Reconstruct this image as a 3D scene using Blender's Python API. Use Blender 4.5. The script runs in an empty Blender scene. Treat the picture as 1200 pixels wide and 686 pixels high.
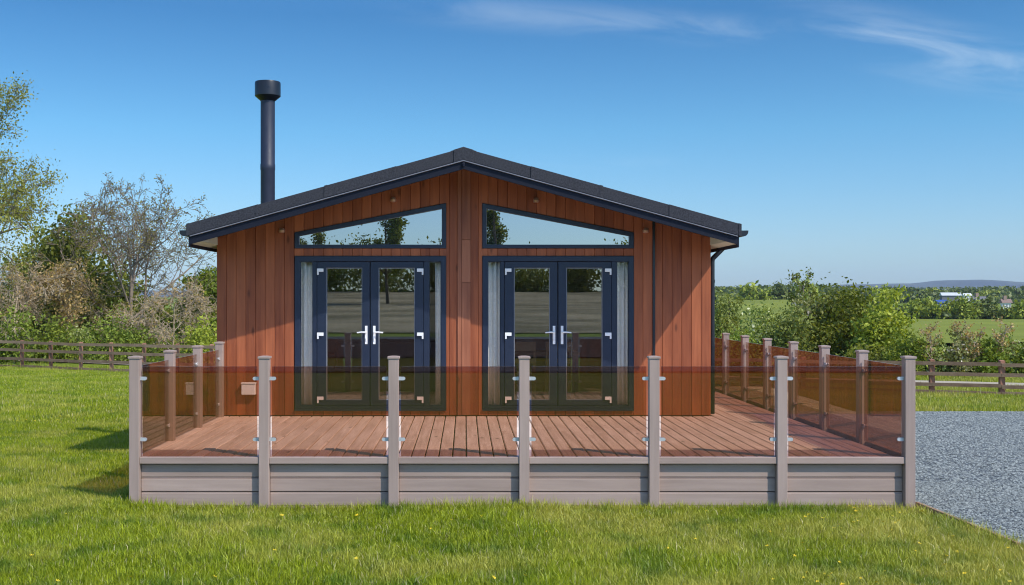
import bpy, math, random
import numpy as np
from mathutils import Vector

scene = bpy.context.scene
COL = scene.collection
EYE = 2.04
F = 1291.0
VPX, VPY = 545.0, 352.0
def rngf(s): return np.random.default_rng(s)

# ------------------------------------------------------------------ terrain
def sstep(a, b, x):
    t = np.clip((x - a) / (b - a), 0, 1)
    return t * t * (3 - 2 * t)
_gy = [-6000, -120, -12, 11, 31, 47, 80, 200, 330, 500, 1000, 2500, 9000]
_gl = [4.0, 3.2, 0.0, -0.075, -0.58, -1.04, -1.08, -1.7, -1.2, 0.6, 4.0, 6.0, 6.0]
_gr = [4.0, 3.2, 0.0, -0.075, -0.66, -0.80, -0.95, -1.7, -1.2, 0.6, 4.0, 6.0, 6.0]
def ground(x, y):
    x = np.asarray(x, float); y = np.asarray(y, float)
    m = sstep(-4.5, 5, x)
    z = np.interp(y, _gy, _gl) * (1 - m) + np.interp(y, _gy, _gr) * m
    z = z + 0.06 * sstep(-2.6, -3.6, x) * sstep(9.5, 11.2, y) * sstep(40, 20, y)
    far = sstep(14, 60, np.hypot(x, y - 8))
    z = z + far * 0.12 * np.sin(x * 0.13 + 1.3) * np.sin(y * 0.11)
    far2 = sstep(250, 900, np.abs(y))
    z = z + far2 * 2.0 * np.sin(x * 0.004 + 0.7) * np.sin(y * 0.0031)
    return z
def gz(x, y): return float(ground(x, y))
def PX(px, Y): return (px - VPX) / F * Y
def PZ(py, Y): return EYE + (VPY - py) / F * Y

# ------------------------------------------------------------------ materials
def newmat(name):
    m = bpy.data.materials.new(name); m.use_nodes = True
    nt = m.node_tree; nt.nodes.clear()
    out = nt.nodes.new('ShaderNodeOutputMaterial')
    return m, nt, out
def N(nt, t, **kw):
    n = nt.nodes.new(t)
    for k, v in kw.items():
        if hasattr(n, k) and k not in n.inputs: setattr(n, k, v)
        else: n.inputs[k].default_value = v
    return n
def L(nt, a, b): nt.links.new(a, b)
def rgba(c): return (c[0], c[1], c[2], 1.0)
def mixc(nt, fac, a, b, blend='MIX'):
    n = nt.nodes.new('ShaderNodeMix'); n.data_type = 'RGBA'; n.blend_type = blend
    for sock, v in ((n.inputs[0], fac), (n.inputs[6], a), (n.inputs[7], b)):
        if isinstance(v, (int, float)): sock.default_value = v
        elif isinstance(v, tuple): sock.default_value = rgba(v)
        else: L(nt, v, sock)
    return n.outputs[2]
def math_(nt, op, a, b=None, clamp=False):
    n = nt.nodes.new('ShaderNodeMath'); n.operation = op; n.use_clamp = clamp
    for i, v in enumerate((a, b)):
        if v is None: continue
        if isinstance(v, (int, float)): n.inputs[i].default_value = v
        else: L(nt, v, n.inputs[i])
    return n.outputs[0]
def maprange(nt, v, a, b, c=0.0, d=1.0, smooth=False):
    n = nt.nodes.new('ShaderNodeMapRange')
    if smooth: n.interpolation_type = 'SMOOTHSTEP'
    L(nt, v, n.inputs[0])
    for i, q in enumerate((a, b, c, d)): n.inputs[i + 1].default_value = q
    return n.outputs[0]
def coords(nt, scale=(1, 1, 1), obj=True):
    tc = nt.nodes.new('ShaderNodeTexCoord'); mp = nt.nodes.new('ShaderNodeMapping')
    L(nt, tc.outputs['Object'], mp.inputs[0]); mp.inputs['Scale'].default_value = scale
    return mp.outputs[0]
def noise(nt, vec, scale, detail=4, rough=0.55, dist=0.0):
    n = N(nt, 'ShaderNodeTexNoise'); n.inputs['Scale'].default_value = scale
    n.inputs['Detail'].default_value = detail; n.inputs['Roughness'].default_value = rough
    n.inputs['Distortion'].default_value = dist
    if vec is not None: L(nt, vec, n.inputs['Vector'])
    return n.outputs['Fac']
def attr(nt, name):
    n = nt.nodes.new('ShaderNodeAttribute'); n.attribute_name = name
    return n.outputs['Fac']
def bump(nt, h, strength, dist=0.01):
    n = nt.nodes.new('ShaderNodeBump'); n.inputs['Strength'].default_value = strength
    n.inputs['Distance'].default_value = dist; L(nt, h, n.inputs['Height'])
    return n.outputs[0]
def principled(nt, out, col, rough=0.6, metal=0.0, spec=0.5, normal=None):
    p = nt.nodes.new('ShaderNodeBsdfPrincipled')
    if isinstance(col, tuple): p.inputs['Base Color'].default_value = rgba(col)
    else: L(nt, col, p.inputs['Base Color'])
    if isinstance(rough, (int, float)): p.inputs['Roughness'].default_value = rough
    else: L(nt, rough, p.inputs['Roughness'])
    p.inputs['Metallic'].default_value = metal
    p.inputs['Specular IOR Level'].default_value = spec
    if normal is not None: L(nt, normal, p.inputs['Normal'])
    L(nt, p.outputs[0], out.inputs[0])
    return p
def plain(name, col, rough=0.5, metal=0.0, spec=0.5, var=0.12, nscale=9.0, bmp=0.05, gscale=(1, 1, 1)):
    m, nt, out = newmat(name)
    v = coords(nt, gscale)
    n1 = noise(nt, v, nscale, 5)
    f = maprange(nt, n1, 0.3, 0.7)
    c = mixc(nt, f, tuple(x * (1 - var) for x in col), tuple(min(1, x * (1 + var)) for x in col))
    n2 = noise(nt, v, nscale * 9, 3)
    r = maprange(nt, n1, 0.3, 0.7, max(0.02, rough - 0.08), min(1, rough + 0.08))
    principled(nt, out, c, r, metal, spec, bump(nt, n2, bmp, 0.004))
    return m

def wood_boards(name, dark, light, axis, rough=0.55, grain=1.0, knots=True, tonew=0.75, spec=0.3):
    """boards whose grain runs along axis; per-board 'tone' attribute varies the boards"""
    m, nt, out = newmat(name)
    sc = [26.0, 26.0, 26.0]; sc[axis] = 1.1
    tc = nt.nodes.new('ShaderNodeTexCoord')
    tone = attr(nt, 'tone')
    off = nt.nodes.new('ShaderNodeCombineXYZ')
    for i in range(3): L(nt, math_(nt, 'MULTIPLY', tone, 37.0 + 11 * i), off.inputs[i])
    add = nt.nodes.new('ShaderNodeVectorMath'); add.operation = 'ADD'
    L(nt, tc.outputs['Object'], add.inputs[0]); L(nt, off.outputs[0], add.inputs[1])
    mp = nt.nodes.new('ShaderNodeMapping'); L(nt, add.outputs[0], mp.inputs[0]); mp.inputs['Scale'].default_value = sc
    g = noise(nt, mp.outputs[0], 1.0, 6, 0.6, 0.6)
    sc2 = [5.0, 5.0, 5.0]; sc2[axis] = 0.9
    mp2 = nt.nodes.new('ShaderNodeMapping'); L(nt, add.outputs[0], mp2.inputs[0]); mp2.inputs['Scale'].default_value = sc2
    b = noise(nt, mp2.outputs[0], 1.0, 3)
    t1 = math_(nt, 'MULTIPLY', tone, tonew)
    t2 = math_(nt, 'MULTIPLY', maprange(nt, g, 0.3, 0.72), 0.42 * grain)
    t3 = math_(nt, 'MULTIPLY', maprange(nt, b, 0.3, 0.7), 0.5)
    s = math_(nt, 'ADD', math_(nt, 'ADD', t1, t2), t3)
    s = maprange(nt, s, 0.15, 1.3)
    c = mixc(nt, s, dark, light)
    if knots:
        vo = nt.nodes.new('ShaderNodeTexVoronoi'); vo.inputs['Scale'].default_value = 1.0
        sc3 = [4.2, 4.2, 4.2]; sc3[axis] = 1.5
        mp3 = nt.nodes.new('ShaderNodeMapping'); L(nt, add.outputs[0], mp3.inputs[0]); mp3.inputs['Scale'].default_value = sc3
        L(nt, mp3.outputs[0], vo.inputs['Vector'])
        k = maprange(nt, vo.outputs['Distance'], 0.03, 0.13, 1.0, 0.0, True)
        c = mixc(nt, math_(nt, 'MULTIPLY', k, 0.65), c, tuple(x * 0.3 for x in dark))
    r = maprange(nt, g, 0.3, 0.7, rough - 0.1, rough + 0.15)
    principled(nt, out, c, r, 0, spec, bump(nt, g, 0.25 * grain, 0.004))
    return m

def foliage(name, c1, c2, trans=0.35, c3=None):
    m, nt, out = newmat(name)
    tone = attr(nt, 'tone')
    c = mixc(nt, tone, c1, c2)
    if c3 is not None:
        c = mixc(nt, maprange(nt, tone, 0.9, 0.95), c, c3)
    d = nt.nodes.new('ShaderNodeBsdfPrincipled'); L(nt, c, d.inputs['Base Color'])
    d.inputs['Roughness'].default_value = 0.5; d.inputs['Specular IOR Level'].default_value = 0.25
    t = nt.nodes.new('ShaderNodeBsdfTranslucent')
    L(nt, mixc(nt, 1.0, c, (1.25, 1.15, 0.5), 'MULTIPLY'), t.inputs[0])
    mx = nt.nodes.new('ShaderNodeMixShader'); mx.inputs[0].default_value = trans
    L(nt, d.outputs[0], mx.inputs[1]); L(nt, t.outputs[0], mx.inputs[2]); L(nt, mx.outputs[0], out.inputs[0])
    return m

def glass(name, tint, ior):
    m, nt, out = newmat(name)
    geo = nt.nodes.new('ShaderNodeNewGeometry')
    i = math_(nt, 'ADD', math_(nt, 'MULTIPLY', geo.outputs['Backfacing'], 1.0 / ior - ior), ior)
    fr = nt.nodes.new('ShaderNodeFresnel'); L(nt, i, fr.inputs[0])
    tr = nt.nodes.new('ShaderNodeBsdfTransparent'); tr.inputs[0].default_value = rgba(tint)
    gl = nt.nodes.new('ShaderNodeBsdfGlossy'); gl.inputs['Roughness'].default_value = 0.0
    gl.inputs[0].default_value = (1, 1, 1, 1)
    mx = nt.nodes.new('ShaderNodeMixShader'); L(nt, fr.outputs[0], mx.inputs[0])
    L(nt, tr.outputs[0], mx.inputs[1]); L(nt, gl.outputs[0], mx.inputs[2]); L(nt, mx.outputs[0], out.inputs[0])
    return m

M = {}
M['cedar'] = wood_boards('cedar cladding', (0.19, 0.047, 0.018), (0.50, 0.152, 0.058), 2, tonew=0.42)
M['cedar_centre'] = wood_boards('weathered cedar', (0.18, 0.052, 0.024), (0.50, 0.19, 0.095), 2, tonew=0.5)
M['deck'] = wood_boards('composite deck board', (0.56, 0.415, 0.335), (0.96, 0.81, 0.70), 1, 0.65, 1.6, True, 0.3)
M['composite'] = wood_boards('grey composite', (0.295, 0.212, 0.172), (0.48, 0.352, 0.29), 0, 0.6, 0.9, False, 0.45)
M['composite_up'] = wood_boards('grey composite upright', (0.30, 0.216, 0.176), (0.48, 0.355, 0.295), 2, 0.6, 0.9, False, 0.45)
M['fence_wood'] = wood_boards('fence rail timber', (0.15, 0.082, 0.046), (0.44, 0.275, 0.165), 0, 0.8, 0.9, False, 0.8)
M['fence_post'] = wood_boards('fence post timber', (0.17, 0.075, 0.045), (0.46, 0.22, 0.135), 2, 0.8, 0.9, False, 0.8)
M['oak'] = wood_boards('oak furniture', (0.30, 0.17, 0.08), (0.50, 0.31, 0.16), 0, 0.5, 0.7, False, 0.4)
M['navy'] = plain('anthracite blue frame', (0.016, 0.024, 0.046), 0.36, spec=0.4, var=0.06, bmp=0.02)
M['barge'] = plain('dark bargeboard', (0.010, 0.012, 0.022), 0.6, spec=0.2, var=0.08, bmp=0.02)
M['bead'] = plain('grey glazing bead', (0.20, 0.205, 0.22), 0.4)
M['slatewhite'] = plain('pale sheet roof', (0.52, 0.53, 0.53), 0.5)
M['highlight'] = plain('grey metal lip', (0.20, 0.20, 0.225), 0.4, var=0.2, nscale=4)
M['black'] = plain('black pvc', (0.012, 0.013, 0.017), 0.35, bmp=0.02)
M['flue'] = plain('dark flue enamel', (0.022, 0.026, 0.045), 0.52, var=0.1, bmp=0.02)
M['white'] = plain('white plastic', (0.84, 0.83, 0.80), 0.4, var=0.04, bmp=0.02)
M['steel'] = plain('satin steel', (0.62, 0.62, 0.61), 0.45, metal=0.5, var=0.05, bmp=0.02)
M['soffit'] = plain('cream soffit', (0.62, 0.58, 0.42), 0.6, var=0.05)
M['copper'] = plain('copper fitting', (0.55, 0.3, 0.2), 0.35, metal=0.6)
M['plaster'] = plain('interior plaster', (0.26, 0.245, 0.225), 0.8)
M['carpet'] = plain('interior carpet', (0.13, 0.11, 0.10), 0.95, bmp=0.4)
M['sofa'] = plain('grey sofa fabric', (0.14, 0.13, 0.13), 0.9, bmp=0.3)
M['curtain'] = plain('curtain cloth', (0.93, 0.89, 0.80), 0.9, var=0.05, nscale=30, bmp=0.2)
M['render'] = plain('pale render', (0.72, 0.70, 0.66), 0.8)
M['brick'] = plain('brown brick', (0.30, 0.2, 0.15), 0.85)
M['slate'] = plain('grey slate', (0.13, 0.125, 0.13), 0.7)
M['redtile'] = plain('brown tile', (0.24, 0.15, 0.12), 0.8)
M['bluemetal'] = plain('blue metal', (0.04, 0.09, 0.3), 0.4)
M['darkglass'] = plain('dark pane', (0.02, 0.025, 0.03), 0.08)
M['winglass'] = glass('window glass', (0.985, 0.99, 0.988), 2.3)
M['sideglass'] = glass('side light glass', (0.99, 0.995, 0.99), 1.55)

m, nt, out = newmat('mirrored gable glass')
fr = nt.nodes.new('ShaderNodeFresnel'); fr.inputs[0].default_value = 4.0
d_ = nt.nodes.new('ShaderNodeBsdfDiffuse'); d_.inputs[0].default_value = (.02, .023, .024, 1)
g_ = nt.nodes.new('ShaderNodeBsdfGlossy'); g_.inputs['Roughness'].default_value = 0.0; g_.inputs[0].default_value = (.95, .97, .98, 1)
mx = nt.nodes.new('ShaderNodeMixShader'); L(nt, fr.outputs[0], mx.inputs[0]); L(nt, d_.outputs[0], mx.inputs[1]); L(nt, g_.outputs[0], mx.inputs[2]); L(nt, mx.outputs[0], out.inputs[0])
M['gableglass'] = m
M['tint'] = glass('bronze tinted glass', (0.74, 0.582, 0.508), 1.66)
M['edge'] = plain('polished glass edge', (0.36, 0.30, 0.26), 0.2, bmp=0.0)
M['bark'] = plain('grey bark', (0.20, 0.15, 0.105), 0.9, var=0.35, nscale=3, bmp=0.5)
M['palebark'] = plain('pale twig bark', (0.44, 0.335, 0.215), 0.9, var=0.3, nscale=3, bmp=0.4)
M['rope'] = plain('wire', (0.25, 0.25, 0.24), 0.5, metal=0.8)

# granulated roof felt / metal tile
m, nt, out = newmat('granulated roof'); v = coords(nt)
n1 = noise(nt, v, 48, 5, .75); n2 = noise(nt, v, 3, 4)
c = mixc(nt, maprange(nt, n1, 0.35, 0.7), (0.016, 0.017, 0.022), (0.062, 0.062, 0.074))
c = mixc(nt, maprange(nt, n2, 0.3, 0.7, 0, 0.35), c, (0.05, 0.05, 0.055))
principled(nt, out, c, 0.85, 0, 0.3, bump(nt, n1, 0.7, 0.004)); M['roof'] = m

# ground (short rough turf seen between and beyond the blades)
m, nt, out = newmat('turf'); v = coords(nt)
n1 = noise(nt, v, 0.35, 5); n2 = noise(nt, v, 9, 6, 0.7); n3 = noise(nt, v, 0.02, 4)
c = mixc(nt, maprange(nt, n1, 0.35, 0.65), (0.11, 0.16, 0.012), (0.20, 0.25, 0.025))
c = mixc(nt, maprange(nt, n2, 0.35, 0.7, 0, 0.7), c, (0.20, 0.235, 0.035))
c = mixc(nt, maprange(nt, n3, 0.4, 0.62, 0, 0.5), c, (0.16, 0.22, 0.035))
principled(nt, out, c, 0.95, 0, 0.1, bump(nt, n2, 0.8, 0.06)); M['turf'] = m

m, nt, out = newmat('meadow'); v = coords(nt)
n1 = noise(nt, v, 0.05, 5); n2 = noise(nt, v, 3, 6, 0.7)
c = mixc(nt, maprange(nt, n1, 0.35, 0.65), (0.15, 0.19, 0.025), (0.235, 0.27, 0.035))
c = mixc(nt, maprange(nt, n2, 0.3, 0.7, 0, 0.6), c, (0.20, 0.20, 0.05))
principled(nt, out, c, 0.95, 0, 0.1, bump(nt, n2, 0.8, 0.08)); M['meadow'] = m

m, nt, out = newmat('stubble field'); v = coords(nt, (0.6, 1, 1))
n1 = noise(nt, v, 0.18, 5); n2 = noise(nt, v, 2.5, 6, 0.7)
c = mixc(nt, maprange(nt, n1, 0.38, 0.62), (0.20, 0.165, 0.11), (0.46, 0.38, 0.25))
c = mixc(nt, maprange(nt, n2, 0.35, 0.7, 0, 0.55), c, (0.18, 0.20, 0.06))
principled(nt, out, c, 0.95, 0, 0.1, bump(nt, n2, 0.8, 0.1)); M['stubble'] = m

m, nt, out = newmat('asphalt'); v = coords(nt)
n1 = noise(nt, v, 60, 4); n2 = noise(nt, v, 0.5, 4)
c = mixc(nt, n1, (0.035, 0.034, 0.036), (0.075, 0.072, 0.072)); c = mixc(nt, maprange(nt, n2, 0.4, 0.7, 0, 0.4), c, (0.09, 0.085, 0.08))
principled(nt, out, c, 0.85, 0, 0.3, bump(nt, n1, 0.4, 0.01)); M['asphalt'] = m

m, nt, out = newmat('sandy track'); v = coords(nt)
n1 = noise(nt, v, 0.6, 5); n2 = noise(nt, v, 14, 5)
c = mixc(nt, n1, (0.36, 0.30, 0.22), (0.56, 0.48, 0.37)); c = mixc(nt, maprange(nt, n2, 0.45, 0.7, 0, 0.5), c, (0.25, 0.23, 0.15))
principled(nt, out, c, 0.95, 0, 0.1, bump(nt, n2, 0.5, 0.03)); M['track'] = m

m, nt, out = newmat('slate gravel bed'); v = coords(nt)
vo = nt.nodes.new('ShaderNodeTexVoronoi'); vo.inputs['Scale'].default_value = 34; L(nt, v, vo.inputs['Vector'])
n2 = noise(nt, v, 0.7, 4)
hs = nt.nodes.new('ShaderNodeSeparateColor'); L(nt, vo.outputs['Color'], hs.inputs[0])
c = mixc(nt, hs.outputs[0], (0.09, 0.103, 0.105), (0.28, 0.305, 0.30))
c = mixc(nt, maprange(nt, vo.outputs['Distance'], 0.35, 0.7, 0, 0.8), c, (0.05, 0.055, 0.06))
c = mixc(nt, maprange(nt, n2, 0.4, 0.7, 0, 0.3), c, (0.25, 0.275, 0.285))
h = math_(nt, 'SUBTRACT', 1.0, vo.outputs['Distance'])
principled(nt, out, c, 0.7, 0, 0.3, bump(nt, h, 1.0, 0.03)); M['gravel_bed'] = m

m, nt, out = newmat('slate chips'); tone = attr(nt, 'tone')
c = mixc(nt, tone, (0.12, 0.136, 0.130), (0.385, 0.412, 0.375))
principled(nt, out, c, 0.6, 0, 0.4); M['chips'] = m

m, nt, out = newmat('moor hill'); v = coords(nt)
n1 = noise(nt, v, 0.004, 6, 0.6)
c = mixc(nt, maprange(nt, n1, 0.4, 0.6), (0.045, 0.05, 0.055), (0.085, 0.095, 0.07))
principled(nt, out, c, 0.95, 0, 0.1); M['hill'] = m

m, nt, out = newmat('grass blades'); tone = attr(nt, 'tone')
v = coords(nt); n1 = noise(nt, v, 0.55, 4, 0.6); n2 = noise(nt, v, 1.7, 3)
c = mixc(nt, tone, (0.11, 0.165, 0.005), (0.57, 0.62, 0.030))
geo = nt.nodes.new('ShaderNodeNewGeometry'); sx = nt.nodes.new('ShaderNodeSeparateXYZ'); L(nt, geo.outputs['Position'], sx.inputs[0])
dry = math_(nt, 'ADD', maprange(nt, n1, 0.38, 0.62, 0, 0.8, True), maprange(nt, sx.outputs[0], 0.5, 5.5, -0.15, 0.3), True)
dry = math_(nt, 'MULTIPLY', dry, maprange(nt, tone, 0.1, 0.7, 0.45, 1.0))
c = mixc(nt, dry, c, (0.60, 0.53, 0.12))
c = mixc(nt, maprange(nt, n2, 0.50, 0.68, 0, 0.7), c, (0.10, 0.20, 0.014))
c = mixc(nt, maprange(nt, tone, 0.955, 0.975), c, (0.60, 0.52, 0.28))
d = nt.nodes.new('ShaderNodeBsdfPrincipled'); L(nt, c, d.inputs['Base Color']); d.inputs['Roughness'].default_value = 0.42
d.inputs['Specular IOR Level'].default_value = 0.35
t = nt.nodes.new('ShaderNodeBsdfTranslucent'); L(nt, mixc(nt, 1.0, c, (1.2, 1.2, 0.6), 'MULTIPLY'), t.inputs[0])
mx = nt.nodes.new('ShaderNodeMixShader'); mx.inputs[0].default_value = 0.35
L(nt, d.outputs[0], mx.inputs[1]); L(nt, t.outputs[0], mx.inputs[2]); L(nt, mx.outputs[0], out.inputs[0]); M['grass'] = m

M['petal'] = plain('yellow petals', (0.80, 0.58, 0.02), 0.5, var=0.05)
M['stem'] = plain('flower stem', (0.10, 0.17, 0.03), 0.6)
M['f_yellow'] = foliage('yellow green leaves', (0.165, 0.174, 0.029), (0.413, 0.386, 0.065))
M['f_olive'] = foliage('olive leaves', (0.148, 0.182, 0.043), (0.348, 0.374, 0.087))
M['f_mid'] = foliage('mid green leaves', (0.120, 0.169, 0.023), (0.314, 0.355, 0.044))
M['f_dark'] = foliage('dark green leaves', (0.074, 0.101, 0.013), (0.249, 0.257, 0.031))
M['f_bright'] = foliage('bright green leaves', (0.12, 0.165, 0.022), (0.33, 0.40, 0.055))
M['f_lime'] = foliage('lime leaves', (0.206, 0.258, 0.030), (0.552, 0.584, 0.075))
M['f_bud'] = foliage('dark buds', (0.154, 0.120, 0.041), (0.368, 0.319, 0.065))
M['f_tan'] = foliage('tan catkins', (0.334, 0.217, 0.087), (0.638, 0.450, 0.173))
M['f_blossom'] = foliage('pink blossom', (0.203, 0.217, 0.072), (0.348, 0.334, 0.116), 0.35, (0.750, 0.652, 0.551))
M['f_pale'] = foliage('pale silvery leaves', (0.167, 0.223, 0.051), (0.451, 0.510, 0.131), 0.35, (0.750, 0.734, 0.435))
M['f_far'] = foliage('far trees', (0.070, 0.100, 0.027), (0.190, 0.217, 0.049), 0.2)
M['f_farbright'] = foliage('far bright trees', (0.140, 0.187, 0.025), (0.398, 0.435, 0.055), 0.2)

# ------------------------------------------------------------------ object helpers
def tag(o, label=None, cat=None, group=None, kind=None):
    if label: o['label'] = label
    if cat: o['category'] = cat
    if group: o['group'] = group
    if kind: o['kind'] = kind
    return o
def empty(name, loc, label, cat, group=None):
    o = bpy.data.objects.new(name, None); o.empty_display_size = 0.3
    COL.objects.link(o); o.location = loc
    return tag(o, label, cat, group)
def world_loc(o):
    v = Vector(o.location)
    while o.parent: o = o.parent; v += Vector(o.location)
    return v
class MB:
    def __init__(s): s.v = []; s.f = []; s.m = []; s.t = []
    def add(s, vs, fs, mat=0, tone=0.5):
        n = len(s.v); s.v += [tuple(p) for p in vs]
        for f in fs:
            s.f.append(tuple(i + n for i in f)); s.m.append(mat); s.t.append(tone)
        return s
    def box(s, x0, x1, y0, y1, z0, z1, mat=0, tone=0.5):
        vs = [(x, y, z) for z in (z0, z1) for y in (y0, y1) for x in (x0, x1)]
        return s.add(vs, [(0, 2, 3, 1), (4, 5, 7, 6), (0, 1, 5, 4), (2, 6, 7, 3), (0, 4, 6, 2), (1, 3, 7, 5)], mat, tone)
    def prism(s, poly, axis, a, b, mat=0, tone=0.5):
        """poly: list of 2-tuples in the two other axes; extruded along axis from a to b"""
        n = len(poly)
        def P(q, w):
            if axis == 1: return (q[0], w, q[1])
            if axis == 0: return (w, q[0], q[1])
            return (q[0], q[1], w)
        vs = [P(q, a) for q in poly] + [P(q, b) for q in poly]
        fs = [tuple(range(n)), tuple(range(2 * n - 1, n - 1, -1))]
        for i in range(n):
            j = (i + 1) % n
            fs.append((i, i + n, j + n, j))
        return s.add(vs, fs, mat, tone)
    def ring(s, outer, inner, y0, y1, mat=0, tone=0.5):
        n = len(outer)
        vs = [(q[0], y0, q[1]) for q in outer] + [(q[0], y0, q[1]) for q in inner] + \
             [(q[0], y1, q[1]) for q in outer] + [(q[0], y1, q[1]) for q in inner]
        fs = []
        for i in range(n):
            j = (i + 1) % n
            fs += [(i, j, n + j, n + i), (2 * n + i, 3 * n + i, 3 * n + j, 2 * n + j),
                   (i, 2 * n + i, 2 * n + j, j), (n + i, n + j, 3 * n + j, 3 * n + i)]
        return s.add(vs, fs, mat, tone)
    def tube(s, pts, radii, sides=8, mat=0, tone=0.5, caps=True):
        pts = [Vector(p) for p in pts]; rings = []; vs = []
        ref = None
        for i, p in enumerate(pts):
            d = (pts[min(i + 1, len(pts) - 1)] - pts[max(i - 1, 0)])
            d = d.normalized() if d.length > 1e-9 else Vector((0, 0, 1))
            if ref is None:
                ref = d.orthogonal().normalized()
            u = (ref - d * ref.dot(d))
            u = u.normalized() if u.length > 1e-6 else d.orthogonal().normalized()
            ref = u; w = d.cross(u)
            for k in range(sides):
                a = 2 * math.pi * k / sides
                vs.append(p + (u * math.cos(a) + w * math.sin(a)) * radii[i])
        fs = []
        for i in range(len(pts) - 1):
            for k in range(sides):
                k2 = (k + 1) % sides
                fs.append((i * sides + k, i * sides + k2, (i + 1) * sides + k2, (i + 1) * sides + k))
        if caps:
            fs.append(tuple(range(sides - 1, -1, -1)))
            fs.append(tuple((len(pts) - 1) * sides + k for k in range(sides)))
        return s.add(vs, fs, mat, tone)
    def lathe(s, cx, cy, prof, sides=28, mat=0):
        pts = [(cx, cy, z) for r, z in prof]
        vs = []
        for r, z in prof:
            for k in range(sides):
                a = 2 * math.pi * k / sides
                vs.append((cx + r * math.cos(a), cy + r * math.sin(a), z))
        fs = []
        for i in range(len(prof) - 1):
            for k in range(sides):
                k2 = (k + 1) % sides
                fs.append((i * sides + k, i * sides + k2, (i + 1) * sides + k2, (i + 1) * sides + k))
        fs.append(tuple(range(sides - 1, -1, -1))); fs.append(tuple((len(prof) - 1) * sides + k for k in range(sides)))
        return s.add(vs, fs, mat)
    def build(s, name, mats, parent=None, bev=0.0, smooth=False, loc=None):
        me = bpy.data.meshes.new(name)
        off = world_loc(parent) if parent is not None else Vector(loc or (0, 0, 0))
        me.from_pydata([tuple(Vector(p) - off) for p in s.v], [], s.f)
        if not isinstance(mats, (list, tuple)): mats = [mats]
        for m in mats: me.materials.append(m)
        me.polygons.foreach_set('material_index', s.m)
        a = me.attributes.new('tone', 'FLOAT', 'FACE'); a.data.foreach_set('value', s.t)
        me.update()
        import bmesh
        bm = bmesh.new(); bm.from_mesh(me); bmesh.ops.recalc_face_normals(bm, faces=bm.faces); bm.to_mesh(me); bm.free()
        if smooth: me.shade_smooth()
        o = bpy.data.objects.new(name, me); COL.objects.link(o)
        if parent is not None: o.parent = parent
        else: o.location = off
        if bev:
            b = o.modifiers.new('edge', 'BEVEL'); b.width = bev; b.segments = 2; b.limit_method = 'ANGLE'; b.angle_limit = math.radians(50)
        return o
def np_mesh(name, V, faces_n, nper, mat, tone=None, parent=None, loc=(0, 0, 0)):
    """V (n,3) verts; faces_n = flat loop index array; nper = verts per face"""
    me = bpy.data.meshes.new(name)
    off = np.array(world_loc(parent) if parent is not None else loc, float)
    V = np.ascontiguousarray((V - off).astype(np.float32))
    nf = len(nper)
    me.vertices.add(len(V)); me.vertices.foreach_set('co', V.ravel())
    me.loops.add(len(faces_n)); me.loops.foreach_set('vertex_index', faces_n.astype(np.int32))
    me.polygons.add(nf)
    starts = np.zeros(nf, np.int32); starts[1:] = np.cumsum(nper)[:-1]
    me.polygons.foreach_set('loop_start', starts)
    me.materials.append(mat)
    if tone is not None:
        a = me.attributes.new('tone', 'FLOAT', 'FACE'); a.data.foreach_set('value', tone.astype(np.float32))
    me.update(calc_edges=True)
    o = bpy.data.objects.new(name, me); COL.objects.link(o)
    if parent is not None: o.parent = parent
    else: o.location = tuple(off)
    return o
def sheet(name, xs, ys, mat, lift=0.0, zf=ground):
    X, Y = np.meshgrid(xs, ys); Z = zf(X, Y) + lift
    V = np.stack([X.ravel(), Y.ravel(), Z.ravel()], 1)
    nx, ny = len(xs), len(ys)
    i = np.arange(nx * ny).reshape(ny, nx)
    q = np.stack([i[:-1, :-1], i[:-1, 1:], i[1:, 1:], i[1:, :-1]], -1).reshape(-1, 4)
    o = np_mesh(name, V, q.ravel(), np.full(len(q), 4), mat)
    o['kind'] = 'structure'
    o.data.shade_smooth()
    return o

# ------------------------------------------------------------------ ground and far land
def spaced(parts):
    out = []
    for a, b, st in parts: out += list(np.arange(a, b, st))
    out.append(parts[-1][1]); return np.array(out)
xs = spaced([(-7000, -1000, 600), (-1000, -200, 80), (-200, -40, 10), (-40, -12, 2), (-12, 16, 0.5), (16, 50, 2), (50, 200, 10), (200, 1000, 80), (1000, 7000, 600)])
ys = spaced([(-6000, -1000, 500), (-1000, -200, 80), (-200, -30, 6), (-30, 4, 1), (4, 32, 0.5), (32, 100, 2), (100, 340, 10), (340, 1000, 40), (1000, 7000, 400)])
sheet('ground', xs, ys, M['turf'])
GX0 = lambda y: 4.56 + (11.15 - y) * 0.075
# gravel drive
gys = np.arange(2.0, 24.81, 0.4); rows = []
gxs = np.linspace(0, 1, 36)
Vg = np.array([[GX0(min(y, 11.15)) * (1 - t) + 17.0 * t, y, 0] for y in gys for t in gxs]); Vg[:, 2] = ground(Vg[:, 0], Vg[:, 1]) + 0.014
ii = np.arange(len(Vg)).reshape(len(gys), len(gxs))
q = np.stack([ii[:-1, :-1], ii[:-1, 1:], ii[1:, 1:], ii[1:, :-1]], -1).reshape(-1, 4)
o = np_mesh('gravel_drive', Vg, q.ravel(), np.full(len(q), 4), M['gravel_bed']); o['kind'] = 'structure'; o.data.shade_smooth()
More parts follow.
